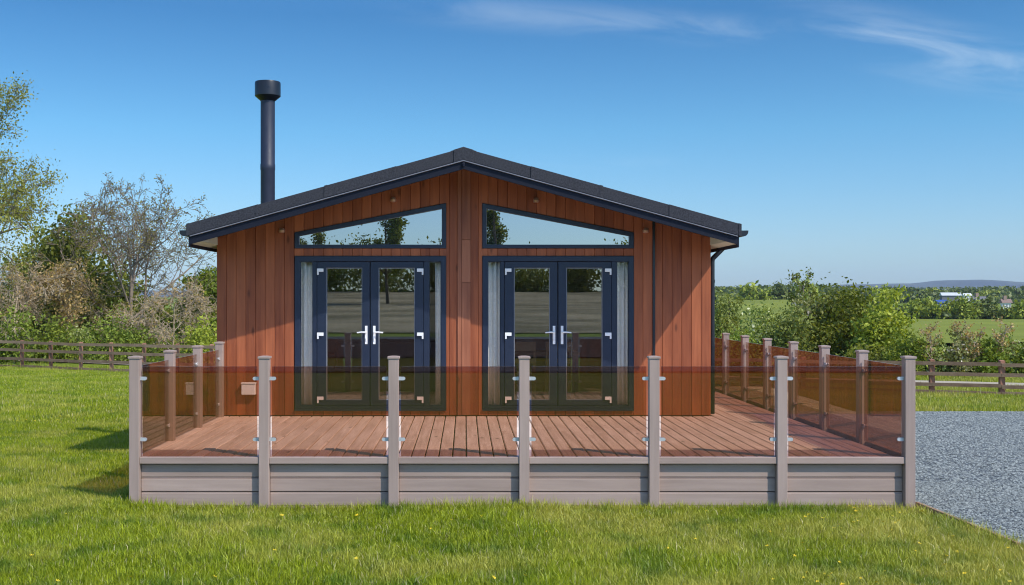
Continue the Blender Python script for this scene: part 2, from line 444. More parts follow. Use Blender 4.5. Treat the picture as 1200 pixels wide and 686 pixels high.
# timber edging along the gravel
e = MB(); rng = rngf(3)
yb = 11.1
while yb > 5.5:
    y2 = yb - 1.9
    for seg in range(1):
        x1, x2 = GX0(yb) - 0.02 + rng.normal(0, 0.012), GX0(y2 + 0.03) - 0.02 + rng.normal(0, 0.012)
        w = 0.035; z1, z2 = gz(x1, yb) + 0.085 + rng.normal(0, 0.008), gz(x2, y2) + 0.085 + rng.normal(0, 0.008)
        vs = [(x1 - w, yb, -0.1), (x1, yb, -0.1), (x1, yb, z1), (x1 - w, yb, z1), (x2 - w, y2 + 0.03, -0.1), (x2, y2 + 0.03, -0.1), (x2, y2 + 0.03, z2), (x2 - w, y2 + 0.03, z2)]
        e.add(vs, [(0, 1, 2, 3), (4, 7, 6, 5), (0, 4, 5, 1), (1, 5, 6, 2), (2, 6, 7, 3), (3, 7, 4, 0)], 0, float(rng.uniform(0.5, 1)))
    yb = y2
tag(e.build('edging_board', M['fence_wood'], bev=0.004), 'low weathered timber edging between the lawn and the grey gravel', 'edging')

# the oblique line of the post and rail fence: Y = 38.5 - 0.525 X
FEN = lambda x: 38.5 - 0.525 * x
def track_z(X, Y): return ground(X, Y)
tv = []
txs = np.arange(-60, 60.1, 2.0)
for x in txs:
    for t in (0, 1, 2): tv.append((x, FEN(x) + 4.6 + t * 1.0, 0))
tv = np.array(tv); tv[:, 2] = ground(tv[:, 0], tv[:, 1]) + 0.05
ii = np.arange(len(tv)).reshape(len(txs), 3)
q = np.stack([ii[:-1, :-1], ii[1:, :-1], ii[1:, 1:], ii[:-1, 1:]], -1).reshape(-1, 4)
o = np_mesh('track', tv, q.ravel(), np.full(len(q), 4), M['track']); o['kind'] = 'structure'
sheet('meadow', np.arange(10, 160, 5.0), np.arange(72, 205, 4.0), M['meadow'], 0.25)
sheet('hill_field', np.arange(50, 92, 6.0), np.arange(205, 300, 7.0), M['meadow'], 0.0, lambda X, Y: ground(X, Y) + 0.35 + (Y - 205) * 0.035)
sheet('stubble_field', np.arange(-90, 90, 6.0), np.arange(-118, -24, 3.0), M['stubble'], 0.05)
sheet('road', np.arange(-60, 60, 2.0), np.arange(-22, -8.9, 0.5), M['asphalt'], 0.04)
# hills
hx = np.arange(-6000, 6001, 60.0)
def hillprof(x):
    u = x / 5200 * F + VPX
    p = np.interp(u, [-900, 600, 900, 1000, 1040, 1075, 1090, 1110, 1135, 1160, 1200, 1300, 1500, 2000], [342, 340, 337, 333.5, 332.5, 330.5, 329, 328, 328, 329.3, 330.3, 333, 336, 342])
    return (VPY - p) / F * 5200 + EYE + 2.5 * np.sin(x * 0.011) + 1.5 * np.sin(x * 0.029)
def hz_(X, Y):
    t = (Y - 4300) / 900
    return hillprof(X) * np.clip(np.where(t < 1, np.sin(np.clip(t, 0, 1) * math.pi / 2) ** 1.2, 1.0), 0, 1) * np.where(t > 1, 1 - (t - 1) * 0.3, 1) - 2
sheet('hills', hx, np.arange(4300, 6200, 90.0), M['hill'], 0, hz_)

# ------------------------------------------------------------------ lodge
Y0 = 14.95; SC = F / Y0
FX = lambda px: (px - VPX) / SC
FZ = lambda py: EYE + (VPY - py) / SC
XL, XR = FX(254), FX(833)
ROX = -0.02; RIDGE = 3.963; SL = 0.276; YF = 13.95; YB = 27.4
EL, ER = -3.515, 3.485
DECK = 0.466
rng = rngf(11)
lodge = empty('lodge', (0, Y0, 0), 'single storey cedar clad timber lodge with dark pitched roof', 'lodge')
roof_z = lambda x: RIDGE - SL * abs(x - ROX)
under = lambda x: roof_z(x) - 0.135
def ops_front():
    d = []
    for s in (0, 1):
        if s == 0: a, b, tl, tr = 345, 523, 272.5, 238
        else: a, b, tl, tr = 565, 743, 238, 272.5
        d.append((FX(a), FX(b), FZ(480.5), FZ(480.5), FZ(300), FZ(300)))
        d.append((FX(a), FX(b), FZ(291.5), FZ(291.5), FZ(tl), FZ(tr)))
    return d
def clad(mb, a0, a1, zb, ztop, openings, front, depth, tf, bw=0.1325, tones=None):
    """vertical boards between a0 and a1; tf(a, d, z) -> xyz where d is distance behind the face"""
    nb = round((a1 - a0) / bw); edges = [a0 + (a1 - a0) * i / nb for i in range(nb + 1)]
    real = set(round(x, 5) for x in edges)
    for o in openings: edges += [o[0], o[1]]
    edges = sorted(set(round(x, 5) for x in edges))
    bt = rng.uniform(0, 1, nb + 2); joint = rng.uniform(0, 1, nb + 2)
    for i in range(len(edges) - 1):
        x0, x1 = edges[i], edges[i + 1]
        if x1 - x0 < 0.004: continue
        xm = (x0 + x1) / 2; k = int((xm - a0) / (a1 - a0) * nb)
        spans = [((zb, zb), (ztop(x0), ztop(x1)))]
        for o in openings:
            if o[0] - 1e-4 < xm < o[1] + 1e-4:
                f = lambda x, p, q: p + (q - p) * (x - o[0]) / (o[1] - o[0])
                lo = (f(x0, o[2], o[3]), f(x1, o[2], o[3])); hi = (f(x0, o[4], o[5]), f(x1, o[4], o[5]))
                ns = []
                for (l, h) in spans:
                    if lo[0] > l[0] and hi[0] < h[0]: ns += [(l, lo), (hi, h)]
                    else: ns.append((l, h))
                spans = ns
        c0 = 0.0045 if x0 in real else 0.0; c1 = 0.0045 if x1 in real else 0.0
        for (l, h) in spans:
            sec = [(x0, depth), (x0, 0.009 if c0 else 0), (x0 + c0, 0), (x1 - c1, 0), (x1, 0.009 if c1 else 0), (x1, depth)]
            g = lambda x, p: p[0] + (p[1] - p[0]) * (x - x0) / (x1 - x0)
            vs = [tf(x, d, g(x, l)) for x, d in sec] + [tf(x, d, g(x, h)) for x, d in sec]
            fs = [tuple(range(6)), tuple(range(11, 5, -1))] + [(j, j + 6, (j + 1) % 6 + 6, (j + 1) % 6) for j in range(6)]
            mb.add(vs, fs, 0, float(bt[k]))
w = MB(); clad(w, XL, XR, 0.478, under, ops_front(), Y0, 0.10, lambda a, d, z: (a, Y0 + d, z))
w.build('front_wall', M['cedar'], lodge)
# raised centre board
w = MB(); 
for a, b, z0, z1, tn in ((536.3, 540.8, 0.48, None, .55), (541.2, 551.3, 0.48, 2.28, .35), (541.2, 551.3, 2.284, 2.86, .8), (541.2, 551.3, 2.864, None, .2)):
    xa, xb = FX(a), FX(b)
    za, zb_ = (z1, z1) if z1 else (under(xa) - 0.004, under(xb) - 0.004)
    w.prism([(xa, z0), (xb, z0), (xb, zb_), (xa, za)], 1, Y0 - 0.022, Y0 - 0.002, 0, tn)
w.build('centre_board', M['cedar_centre'], lodge, bev=0.003)
sideops = [(17.3, 18.4, 1.25, 1.25, 2.35, 2.35), (21.5, 22.9, 1.25, 1.25, 2.35, 2.35)]
w = MB(); clad(w, Y0 + 0.102, YB - 0.3, 0.2, lambda a: under(XR) , sideops, XR, 0.1, lambda a, d, z: (XR - d, a, z))
w.build('side_wall', M['cedar'], lodge)
w = MB(); clad(w, Y0 + 0.102, YB - 0.3, -0.5, lambda a: under(XL), [], XL, 0.1, lambda a, d, z: (XL + d, a, z))
w.build('side_wall', M['cedar'], lodge)
w = MB(); w.prism([(XL + .1, -.5), (XR - .1, -.5), (XR - .1, under(XR)), (ROX, under(ROX)), (XL + .1, under(XL))], 1, YB - .4, YB - .3); w.build('rear_wall', M['cedar'], lodge)
for (a, b, z0, _, z1, _2) in sideops:
    w = MB(); q = 0.06
    for (ya, yb_, za, zb_) in ((a, b, z0, z0 + q), (a, b, z1 - q, z1), (a, a + q, z0 + q, z1 - q), (b - q, b, z0 + q, z1 - q), ((a + b) / 2 - q / 2, (a + b) / 2 + q / 2, z0 + q, z1 - q)):
        w.box(XR - .07, XR + .012, ya + .001, yb_ - .001, za + .001, zb_ - .001)
    fo = w.build('window_frame', M['navy'], lodge)
    MB().box(XR - .04, XR - .034, a + q, b - q, z0 + q, z1 - q).build('pane', M['winglass'], fo)

# roof
for side in (-1, 1):
    ex = EL if side < 0 else ER
    name = 'roof'
    w = MB(); t = 0.148
    w.prism([(ROX, RIDGE - 0.004), (ex, roof_z(ex) - 0.004), (ex, roof_z(ex) - t), (ROX, RIDGE - t)], 1, YF + 0.012, YB)
    # low laps across the roof
    n = 9
    for i in range(n):
        xa = ROX + (ex - ROX) * (i + 0.93) / n; xb = ROX + (ex - ROX) * (i + 1.0) / n
        w.prism([(xa, roof_z(xa) - 0.002), (xb, roof_z(xb) + 0.012), (xb, roof_z(xb) - 0.02), (xa, roof_z(xa) - 0.02)], 1, YF + 0.06, YB - 0.03)
    ro = w.build(name, M['roof'], lodge)
    # verge strips, about a metre each with a lap
    w = MB(); L_ = abs(ex - ROX); k = 4
    for i in range(k):
        xa = ROX + (ex - ROX) * max(i / k, 0.035); xb = ROX + (ex - ROX) * ((i + 1) / k) - 0.004 * side
        lift = 0.010 if i % 2 else 0.006
        w.prism([(xa, roof_z(xa) + lift), (xb, roof_z(xb) + lift), (xb, roof_z(xb) - t + 0.008), (xa, roof_z(xa) - t + 0.008)], 1, YF - 0.004 * (i % 2), YF + 0.055)
        xj = xb - 0.02 * side
        w.prism([(xj, roof_z(xj) + lift + .004), (xb + .02 * side, roof_z(xb + .02 * side) + lift + .004), (xb + .02 * side, roof_z(xb + .02 * side) - t + 0.004), (xj, roof_z(xj) - t + 0.004)], 1, YF - 0.009, YF - 0.0045)
    w.build('verge_strip', M['roof'], lodge, bev=0.004)
    # bargeboard with a bead
    w = MB()
    def sl(za, zb_, y0, y1, xi=ROX, xo=ex - 0.03 * side):
        w.prism([(xi, roof_z(xi) - za), (xo, roof_z(xo) - za), (xo, roof_z(xo) - zb_), (xi, roof_z(xi) - zb_)], 1, y0, y1)
    sl(0.1655, 0.258, YF + 0.016, YF + 0.035)
    w.build('bargeboard', M['barge'], lodge)
    w = MB(); sl(0.149, 0.160, YF - 0.012, YF + 0.035); w.build('verge_highlight', M['highlight'], lodge)  # lighter grey strip added as a painted light catch under the verge
    w = MB()
    xo = ex - 0.03 * side
    w.prism([(ROX, under(ROX) + .007), (xo, under(xo) + .007), (xo, under(xo) + .002), (ROX, under(ROX) + .002)], 1, YF + 0.036, Y0 + 0.0)
    w.build('front_soffit', M['soffit'], lodge)
    # soffit along the side eave
    wx = XL if side < 0 else XR
    w = MB(); w.prism([(wx + .002 * side, roof_z(wx) - .232), (xo, roof_z(xo) - .232), (xo, roof_z(xo) - .25), (wx + .002 * side, roof_z(wx) - .25)], 1, YF + 0.037, YB - .05)
    w.box(min(wx, wx - .012 * side), max(wx, wx - .012 * side), YF + .038, Y0 - .002, roof_z(wx) - .25, under(wx) - .002)
    w.build('soffit', M['soffit'], lodge)
    # eave fascia and gutter
    w = MB(); w.box(min(xo + .001 * side, xo + .02 * side), max(xo + .001 * side, xo + .02 * side), YF + 0.02, YB, roof_z(ex) - 0.285, roof_z(ex) - 0.15)
    w.build('eave_fascia', M['barge'], lodge)
    gx = ex + 0.045 * side; gzz = roof_z(ex) - 0.085
    prof = []
    for i in range(13):
        a = math.pi + math.pi * i / 12; prof.append((gx + 0.058 * math.cos(a), gzz + 0.062 * math.sin(a)))
    prof += [(gx + 0.050 * math.cos(math.pi * (24 - i) / 12), gzz + 0.054 * math.sin(math.pi * (24 - i) / 12)) for i in range(0, 13)]
    w = MB(); n = len(prof)
    w.prism([(gx - .058, gzz + .012)] + prof[:13] + [(gx + .058, gzz + .012)], 1, YF + 0.0, YF + 0.012)
    vs = [(p[0], YF + .0125, p[1]) for p in prof] + [(p[0], YB, p[1]) for p in prof]
    w.add(vs, [(i, (i + 1) % n, (i + 1) % n + n, i + n) for i in range(n)])
    w.build('gutter', M['black'], lodge)
# ridge cap
w = MB()
hw = 0.125
def chev(ya, yb_, h0, h1, hw):
    w.prism([(ROX - hw, roof_z(ROX - hw) + h0), (ROX, RIDGE + h0 + .004), (ROX + hw, roof_z(ROX + hw) + h0), (ROX + hw, roof_z(ROX + hw) + h1), (ROX, RIDGE + h1), (ROX - hw, roof_z(ROX - hw) + h1)], 1, ya, yb_)
chev(YF - 0.010, YF + 0.056, .016, -.146, hw)
for i in range(12): chev(YF + 0.058 + i * 1.1, YF + 0.055 + (i + 1) * 1.1, .020, -.001, hw + .04)
w.build('ridge_cap', M['roof'], lodge, bev=0.004)
w = MB(); w.lathe(ROX, YF - 0.004, [(0.016, RIDGE - .23), (0.018, RIDGE - .20), (0.013, RIDGE - .17)], 10); w.build('finial', M['barge'], lodge)

# flue
CY = 15.7; CXp = PX(313.8, CY); cs = CY / F
zt = PZ(96.5, CY)
w = MB(); r = 8.3 * cs
w.lathe(CXp, CY, [(r, roof_z(CXp) - .1), (r, PZ(200, CY)), (r + .004, PZ(199, CY)), (r + .004, PZ(193, CY)), (r, PZ(192.5, CY)), (r, zt - .24)], 32)
fl = w.build('flue', M['flue'], lodge, smooth=False)
fl.data.shade_smooth()
mo = fl.modifiers.new('edge', 'EDGE_SPLIT'); mo.split_angle = math.radians(35)
w = MB(); R_ = 15 * cs
w.lathe(CXp, CY, [(r * 1.02, zt - .27), (R_ * .78, zt - .235), (R_, zt - .20), (R_, zt - .02), (R_ * .97, zt)], 32)
c_ = w.build('flue_cowl', M['black'], fl); c_.data.shade_smooth(); mo = c_.modifiers.new('edge', 'EDGE_SPLIT'); mo.split_angle = math.radians(30)
w = MB(); zb0 = roof_z(CXp); w.lathe(CXp, CY, [(r + .10, zb0 - .08), (r + .05, zb0 + .10), (r + .006, zb0 + .16)], 28); w.build('flue_flashing', M['slate'], fl)

# door sets and gable windows
def rect(a, b, t, bt): return [(FX(a), FZ(bt)), (FX(b), FZ(bt)), (FX(b), FZ(t)), (FX(a), FZ(t))]
for s in (0, 1):
    ox = 0 if s == 0 else 220
    A = lambda p: p + ox
    fr = MB()
    e1 = 0.4
    fr.ring(rect(A(345 + e1), A(523 - e1), 300 + e1, 480.5 - e1), rect(A(351.6), A(517), 306.5, 476), Y0 - 0.012, Y0 + 0.075)
    fr.box(FX(A(366.6)), FX(A(371.2)), Y0 + 0.004, Y0 + .07, FZ(476), FZ(306.5)); fr.box(FX(A(496.6)), FX(A(502.6)), Y0 + 0.004, Y0 + .07, FZ(476), FZ(306.5))
    door = fr.build('french_door', M['navy'], lodge, bev=0.004)
    for k, (a, b, ga, gb) in enumerate(((371.6, 433.2, 382.3, 424.6), (434.2, 496.2, 443.6, 486.2))):
        lf = MB(); lf.ring(rect(A(a), A(b), 307, 475.6), rect(A(ga), A(gb), 314, 469), Y0 - 0.004, Y0 + 0.055)
        leaf = lf.build('door_leaf', M['navy'], door, bev=0.005)
        bd = MB(); bd.ring(rect(A(ga), A(gb), 314, 469), rect(A(ga + .9), A(gb - .9), 314.9, 468.1), Y0 + 0.010, Y0 + 0.050); bd.build('glazing_bead', M['bead'], door)
        MB().box(FX(A(ga + .9)), FX(A(gb - .9)), Y0 + 0.024, Y0 + 0.028, FZ(468.1), FZ(314.9)).build('pane', M['winglass'], door)
        hx_ = 375.5 if k == 0 else 492.5
        for hy in (317, 392, 467):
            h = MB(); sgn = 1 if k == 0 else -1
            h.box(FX(A(hx_ - 3.8)), FX(A(hx_ + 3.8)), Y0 - .030, Y0 - .0135, FZ(hy + 1.8), FZ(hy - 2.1))
            x1 = hx_ - 2.8 * sgn
            h.box(FX(A(x1 - 1.0)), FX(A(x1 + 1.0)), Y0 - .028, Y0 - .0135, FZ(hy + 5.4), FZ(hy + 1.85))
            h.build('hinge', M['white'], door, bev=0.003)
        hx_ = 429.2 if k == 0 else 438.6
        h = MB(); h.box(FX(A(hx_ - 1.5)), FX(A(hx_ + 1.5)), Y0 - .013, Y0 - .0045, FZ(403.5), FZ(382))
        h.tube([(FX(A(hx_)), Y0 - .0135, FZ(389.5)), (FX(A(hx_)), Y0 - .055, FZ(389.5))], [.011, .011], 10)
        sg = -1 if k == 0 else 1
        h.tube([(FX(A(hx_)), Y0 - .056, FZ(389.5)), (FX(A(hx_ + 5 * sg)), Y0 - .058, FZ(389.4)), (FX(A(hx_ + 10.5 * sg)), Y0 - .052, FZ(390))], [.012, .0105, .009], 10)
        h.lathe(FX(A(hx_)), Y0 - .018, [(.008, FZ(399.5)), (.008, FZ(396.5))], 10)
        h.build('door_handle', M['white'], door, bev=0.002)
    for a, b in ((352.4, 365.8), (503.4, 516.2)):
        bd = MB(); bd.ring(rect(A(a - .8), A(b + .8), 306.5, 476), rect(A(a), A(b), 307.5, 474.8), Y0 + 0.012, Y0 + 0.06); bd.build('glazing_bead', M['navy'], door)
        MB().box(FX(A(a)), FX(A(b)), Y0 + 0.030, Y0 + 0.034, FZ(474.8), FZ(307.5)).build('pane', M['sideglass'], door)
    MB().box(FX(A(345.5)), FX(A(522.5)), Y0 - .03, Y0 - .0125, FZ(481.5), FZ(479)).build('sill', M['navy'], door)
    if s == 0:
        out_ = [(345.3, 291.2), (522.7, 291.2), (522.7, 238.4), (345.3, 272.8)]; inn = [(350.4, 287.2), (518.2, 287.2), (518.2, 244.4), (350.4, 277.0)]
    else:
        out_ = [(565.3, 291.2), (742.7, 291.2), (742.7, 272.8), (565.3, 238.4)]; inn = [(569.8, 287.2), (737.6, 287.2), (737.6, 277.0), (569.8, 244.4)]
    C2 = lambda P: [(FX(x), FZ(y)) for x, y in P]
    gw = MB().ring(C2(out_), C2(inn), Y0 - 0.012, Y0 + 0.07).build('gable_window', M['navy'], lodge, bev=0.004)
    cx = sum(p[0] for p in inn) / 4; cy_ = sum(p[1] for p in inn) / 4
    inn2 = [(cx + (x - cx) * .993, cy_ + (y - cy_) * .97) for x, y in inn]
    MB().ring(C2(inn), C2(inn2), Y0 + 0.008, Y0 + 0.06).build('glazing_bead', M['bead'], gw)
    MB().prism(C2(inn2), 1, Y0 + 0.024, Y0 + 0.028).build('pane', M['gableglass'], gw)

# wall services
def at_soffit(px, py):
    # small downlight set in the front soffit
    x = FX(px); z = under(x) - .165
    w = MB(); w.lathe(x, Y0 - .05, [(0.020, z - .035), (0.040, z - .028), (0.044, z), (0.03, z + .03), (.012, z + .036)], 16); w.box(x - .014, x + .014, Y0 - .02, Y0 - .002, z - .01, z + .02)
    w.build('downlight', M['copper'], lodge)
for px in (331, 461, 628, 756): at_soffit(px, 0)
x = FX(766); w = MB(); w.box(x - .017, x + .017, Y0 - .022, Y0 - .003, 0.479, under(x) - 0.002); w.build('cable_trunking', M['black'], lodge, bev=0.004)
w = MB(); w.box(FX(284), FX(300.5), Y0 - .085, Y0 - .004, FZ(462.5), FZ(450)); w.box(FX(283.4), FX(301.1), Y0 - .095, Y0 - .004, FZ(449.9), FZ(448))
w.build('wall_vent', M['white'], lodge, bev=0.016)
# downpipe at the right front corner
gx = ER + 0.04; px_ = XR + 0.045; py_ = Y0 + 0.12; z0 = roof_z(ER) - .15
w = MB(); w.tube([(gx, py_, z0), (gx, py_, z0 - .10), (px_ + .01, py_, z0 - .235), (px_, py_, z0 - .28), (px_, py_, DECK + .02)], [.036, .034, .034, .034, .034], 14)
for zc in (2.3, 1.4, .8): w.lathe(px_, py_, [(.04, zc - .02), (.04, zc + .02)], 14)
w.build('downpipe', M['black'], lodge)
# room inside
w = MB(); w.box(XL + .102, XR - .102, Y0 + .11, YB - .41, .40, .50); w.build('interior_floor', M['carpet'], lodge)
w = MB(); w.prism([(XL + .102, .502), (XR - .102, .502), (XR - .102, under(XR) - .01), (ROX, under(ROX) - .01), (XL + .102, under(XL) - .01)], 1, 20.4, 20.5)
w.box(XL + .101, XL + .115, Y0 + .104, 20.39, .502, 2.75); w.box(XR - .115, XR - .101, Y0 + .104, 17.2, .502, 2.75); w.build('interior_wall', M['plaster'], lodge)

# curtains, hung inside each side light
def curtain(xa, xb, label):
    n = 60; V = []; 
    zs = [(FZ(477.5)), FZ(430), FZ(380), FZ(330), FZ(304)]
    ph = random.Random(label).uniform(0, 6)
    for j, z in enumerate(zs):
        for i in range(n + 1):
            t = i / n; x = xa + (xb - xa) * t
            V.append((x, Y0 + .15 + 0.022 * math.sin(t * (xb - xa) / .05 * math.pi + ph + .25 * math.sin(j * 1.1)) + .006 * math.sin(t * 31 + j), z))
    f = [(j * (n + 1) + i, j * (n + 1) + i + 1, (j + 1) * (n + 1) + i + 1, (j + 1) * (n + 1) + i) for j in range(4) for i in range(n)]
    mb = MB(); mb.add(V, f)
    o = mb.build('curtain', M['curtain'], loc=((xa + xb) / 2, Y0 + .15, .5), smooth=True)
    so = o.modifiers.new('cloth', 'SOLIDIFY'); so.thickness = 0.004
    tag(o, label, 'curtain', 'curtains inside the side lights')
curtain(FX(349), FX(367), 'cream curtain behind the far left side light of the left-hand doors')
curtain(FX(510), FX(519), 'narrow cream curtain edge in the side light beside the timber centre post, left-hand doors')
curtain(FX(570), FX(588), 'cream curtain in the side light between the centre post and the right-hand doors')
curtain(FX(720), FX(739), 'cream curtain in the side light nearest the black cable strip')

# dining table and chairs seen dimly through the right doors
tb = empty('dining_table', (1.1, 17.2, .5), 'oak dining table seen dimly through the right-hand glazed doors', 'table')
w = MB(); w.box(.55, 1.75, 16.8, 17.6, 1.20, 1.245); w.build('tabletop', M['oak'], tb, bev=.004)
w = MB(); w.ring([(.62, 1.11), (1.68, 1.11), (1.68, 1.199), (.62, 1.199)], [(.64, 1.115), (1.66, 1.115), (1.66, 1.195), (.64, 1.195)], 16.87, 17.53); w.build('apron', M['oak'], tb)
for lx in (.62, 1.61):
    for ly in (16.85, 17.48):
        w = MB(); w.box(lx, lx + .07, ly, ly + .07, .501, 1.108); w.build('leg', M['oak'], tb, bev=.003)
for cx_, lab in ((.85, 'left oak dining chair in front of the table behind the right-hand doors'), (1.4, 'right oak dining chair in front of the table behind the right-hand doors')):
    ch = empty('dining_chair', (cx_, 16.55, .5), lab, 'chair', 'oak dining chairs')
    w = MB(); w.box(cx_ - .2, cx_ + .2, 16.4, 16.8 - .01, .93, .97); w.build('seat', M['oak'], ch, bev=.004)
    w = MB(); w.box(cx_ - .2, cx_ + .2, 16.36, 16.385, 1.28, 1.42); w.box(cx_ - .2, cx_ + .2, 16.365, 16.385, 1.1, 1.17); w.build('backrest', M['oak'], ch, bev=.004)
    for sx_ in (-.2, .165):
        w = MB(); w.box(cx_ + sx_, cx_ + sx_ + .035, 16.386, 16.42, .972, 1.42); w.box(cx_ + sx_, cx_ + sx_ + .035, 16.386, 16.42, .501, .929); w.build('leg', M['oak'], ch)
        w = MB(); w.box(cx_ + sx_, cx_ + sx_ + .035, 16.73, 16.765, .501, .929); w.build('leg', M['oak'], ch)
sf = empty('sofa', (-1.2, 18.2, .5), 'grey fabric sofa inside behind the left-hand glazed doors', 'sofa')
w = MB(); w.box(-2.2, -.3, 17.8, 18.6, .56, .92); w.build('seat', M['sofa'], sf, bev=.05)
w = MB(); w.box(-2.2, -.3, 18.61, 18.85, .56, 1.35); w.build('backrest', M['sofa'], sf, bev=.05)
for ax in (-2.42, -.29):
    w = MB(); w.box(ax, ax + .21, 17.8, 18.85, .56, 1.15); w.build('armrest', M['sofa'], sf, bev=.04)

# ------------------------------------------------------------------ deck
YD = 11.07; DXL, DXR = -3.36, 4.50; YDB = 20.1
deck = empty('deck', (0, YD, 0), 'raised pinkish timber deck wrapping the front of the lodge, with grey board skirt', 'deck')
rng = rngf(21)
w = MB(); pitch = 0.1395; x = DXL + .03
while x + pitch < DXR - .02:
    x1 = x + pitch - 0.012
    ye = YDB if x > XR + .01 else Y0 - 0.001
    if x <= XR + .01 < x1: ye = Y0 - .001
    y = YD + 0.002; br = rng.uniform(1.2, 3.9)
    cuts = [y]; 
    yy = y + br
    while yy < ye - .4: cuts.append(yy); yy += 3.6
    cuts.append(ye)
    for a, b in zip(cuts[:-1], cuts[1:]):
        dz = rng.normal(0, .0008)
        # each board with fine grooves
        g = 0.004; sec = [(x, DECK - .026), (x, DECK - .006 + dz), (x + .006, DECK + dz), (x1 - .006, DECK + dz), (x1, DECK - .006 + dz), (x1, DECK - .026)]
        w.prism(sec, 1, a, b - .004, 0, float(rng.uniform(0, 1)))
    x += pitch
w.build('deck_boards', M['deck'], deck)
w = MB()
for yj in np.arange(YD + .15, Y0, .4): w.box(DXL + .05, DXR - .06, yj, yj + .05, DECK - .13, DECK - .028)
w.box(DXL + .04, DXR - .05, YD + .10, Y0, -.02, .30)  # solid black fill added under the boards as painted shade in the gaps
w.box(XR + .12, DXR - .05, Y0 + .001, YDB, -.1, .30)
w.build('joists_and_shade_fill', M['black'], deck)
POSTX = [PX(p, 11.0) for p in (157, 309, 461, 614.5, 767, 917, 1067)]
PW = 0.051
def fascia(a0, a1, face, axis):
    """skirt boards from a0 to a1; face = coordinate of outer face; axis 0: along x facing -y; else along y"""
    w = MB(); bh = 0.138; zt_ = 0.402
    for k in range(4):
        z1 = zt_ - k * (bh + .007); z0 = z1 - bh
        tn = float(rng.uniform(0, 1))
        if axis == 0: w.box(a0, a1, face, face + .022, z0, z1 - .012, 0, tn); w.box(a0, a1, face + .004, face + .022, z1 - .0115, z1, 0, tn)
        else:
            s = 1 if face < 0 else -1
            w.box(min(face, face + .022 * s), max(face, face + .022 * s), a0, a1, z0, z1, 0, tn)
    return w.build('skirt_boards', M['composite'], deck, bev=0.005)
for i in range(6):
    fascia(POSTX[i] + PW + .001, POSTX[i + 1] - PW - .001, YD, 0)
fascia(11.115, Y0, DXL, 1); fascia(11.115, YDB, DXR, 1)
for i in range(6):
    w = MB(); w.box(POSTX[i] + PW + .001, POSTX[i + 1] - PW - .001, YD - .058, YD + .001, DECK - .062, DECK + .003, 0, float(rng.uniform(0, 1)))
    w.build('edge_trim', M['composite'], deck, bev=.004)
for xx, s, ye in ((DXL, 1, Y0 - .06), (DXR, -1, YDB)):
    w = MB(); w.box(min(xx - .03 * s, xx + .03 * s), max(xx - .03 * s, xx + .03 * s), 11.115, ye, DECK - .062, DECK + .002, 0, .5); w.build('edge_trim', M['composite'], deck, bev=.004)

def make_post(parent, x, y, zt_=None):
    zt_ = zt_ or 1.455
    zb = gz(x, y) - .15
    w = MB(); w.box(x - PW, x + PW, y - PW, y + PW, zb, zt_ - .001, 0, float(rng.uniform(0, 1)))
    p = w.build('post', M['composite_up'], parent, bev=.005)
    c = MB(); c.box(x - PW - .009, x + PW + .009, y - PW - .009, y + PW + .009, zt_, zt_ + .022, 0, .7)
    q = PW + .004
    c.add([(x - q, y - q, zt_ + .0225), (x + q, y - q, zt_ + .0225), (x + q, y + q, zt_ + .0225), (x - q, y + q, zt_ + .0225), (x - .02, y - .02, zt_ + .028), (x + .02, y - .02, zt_ + .028), (x + .02, y + .02, zt_ + .028), (x - .02, y + .02, zt_ + .028)],
          [(0, 1, 5, 4), (1, 2, 6, 5), (2, 3, 7, 6), (3, 0, 4, 7), (4, 5, 6, 7), (3, 2, 1, 0)], 0, .8)
    c.build('post_cap', M['composite_up'], p, bev=.003)
    return p
GT, GB = 1.376, 0.476
def make_panel(parent, p0, p1, axis):
    """glass between posts at p0, p1 (post centres); axis 0 along x"""
    g = 0.022; t = .005
    a = (p0[axis] + PW + g); b = (p1[axis] - PW - g)
    o = p0[1 - axis]
    mb = MB()
    if axis == 0: mb.box(a, b, o - t, o + t, GB, GT)
    else: mb.box(o - t, o + t, a, b, GB, GT)
    # broad faces are tinted glass, the four narrow edges are polished
    for i, f in enumerate(mb.f):
        vs = [mb.v[k] for k in f]
        if abs(max(v[1 - axis] for v in vs) - min(v[1 - axis] for v in vs)) > 1e-5: mb.m[i] = 1
    pan = mb.build('glass_panel', [M['tint'], M['edge']], parent)
    for z in (1.255, .645):
        for s, e_ in ((1, a), (-1, b)):
            c = MB()
            for off in (-.0115, .0115):
                pts = []
                lo = e_ - (g + .0) * s; hi = e_ + .030 * s
                r = .0175
                poly = [(lo, z - r), (hi - r * s * .2, z - r)] + [(hi + (r * math.cos(t_) - r * .2) * s, z + r * math.sin(t_)) for t_ in np.linspace(-math.pi / 2 + .25, math.pi / 2 - .25, 7)] + [(hi - r * s * .2, z + r), (lo, z + r)]
                y0, y1 = (o - .0165, o - .0055) if off < 0 else (o + .0055, o + .0165)
                c.prism(poly, 1 if axis == 0 else 0, y0, y1)
            if axis == 0: c.box(min(lo, e_ - .002 * s), max(lo, e_ - .002 * s), o - .0054, o + .0054, z - .017, z + .017)
            else: c.box(o - .0054, o + .0054, min(lo, e_ - .002 * s), max(lo, e_ - .002 * s), z - .017, z + .017)
            c.build('glass_clamp', M['steel'], pan)
PYF = 11.0 + PW
bf = empty('balustrade', (POSTX[0], PYF, 0), 'front run of grey posts and bronze tinted glass along the lawn edge of the deck', 'balustrade', 'deck balustrades')
for xp in POSTX: make_post(bf, xp, PYF)
for i in range(6): make_panel(bf, (POSTX[i], PYF), (POSTX[i + 1], PYF), 0)
bl = empty('balustrade', (POSTX[0], 12.3, 0), 'short side run of tinted glass balustrade above the shadowed left lawn', 'balustrade', 'deck balustrades')
ly = [PYF, 12.34, 13.62, 14.84]
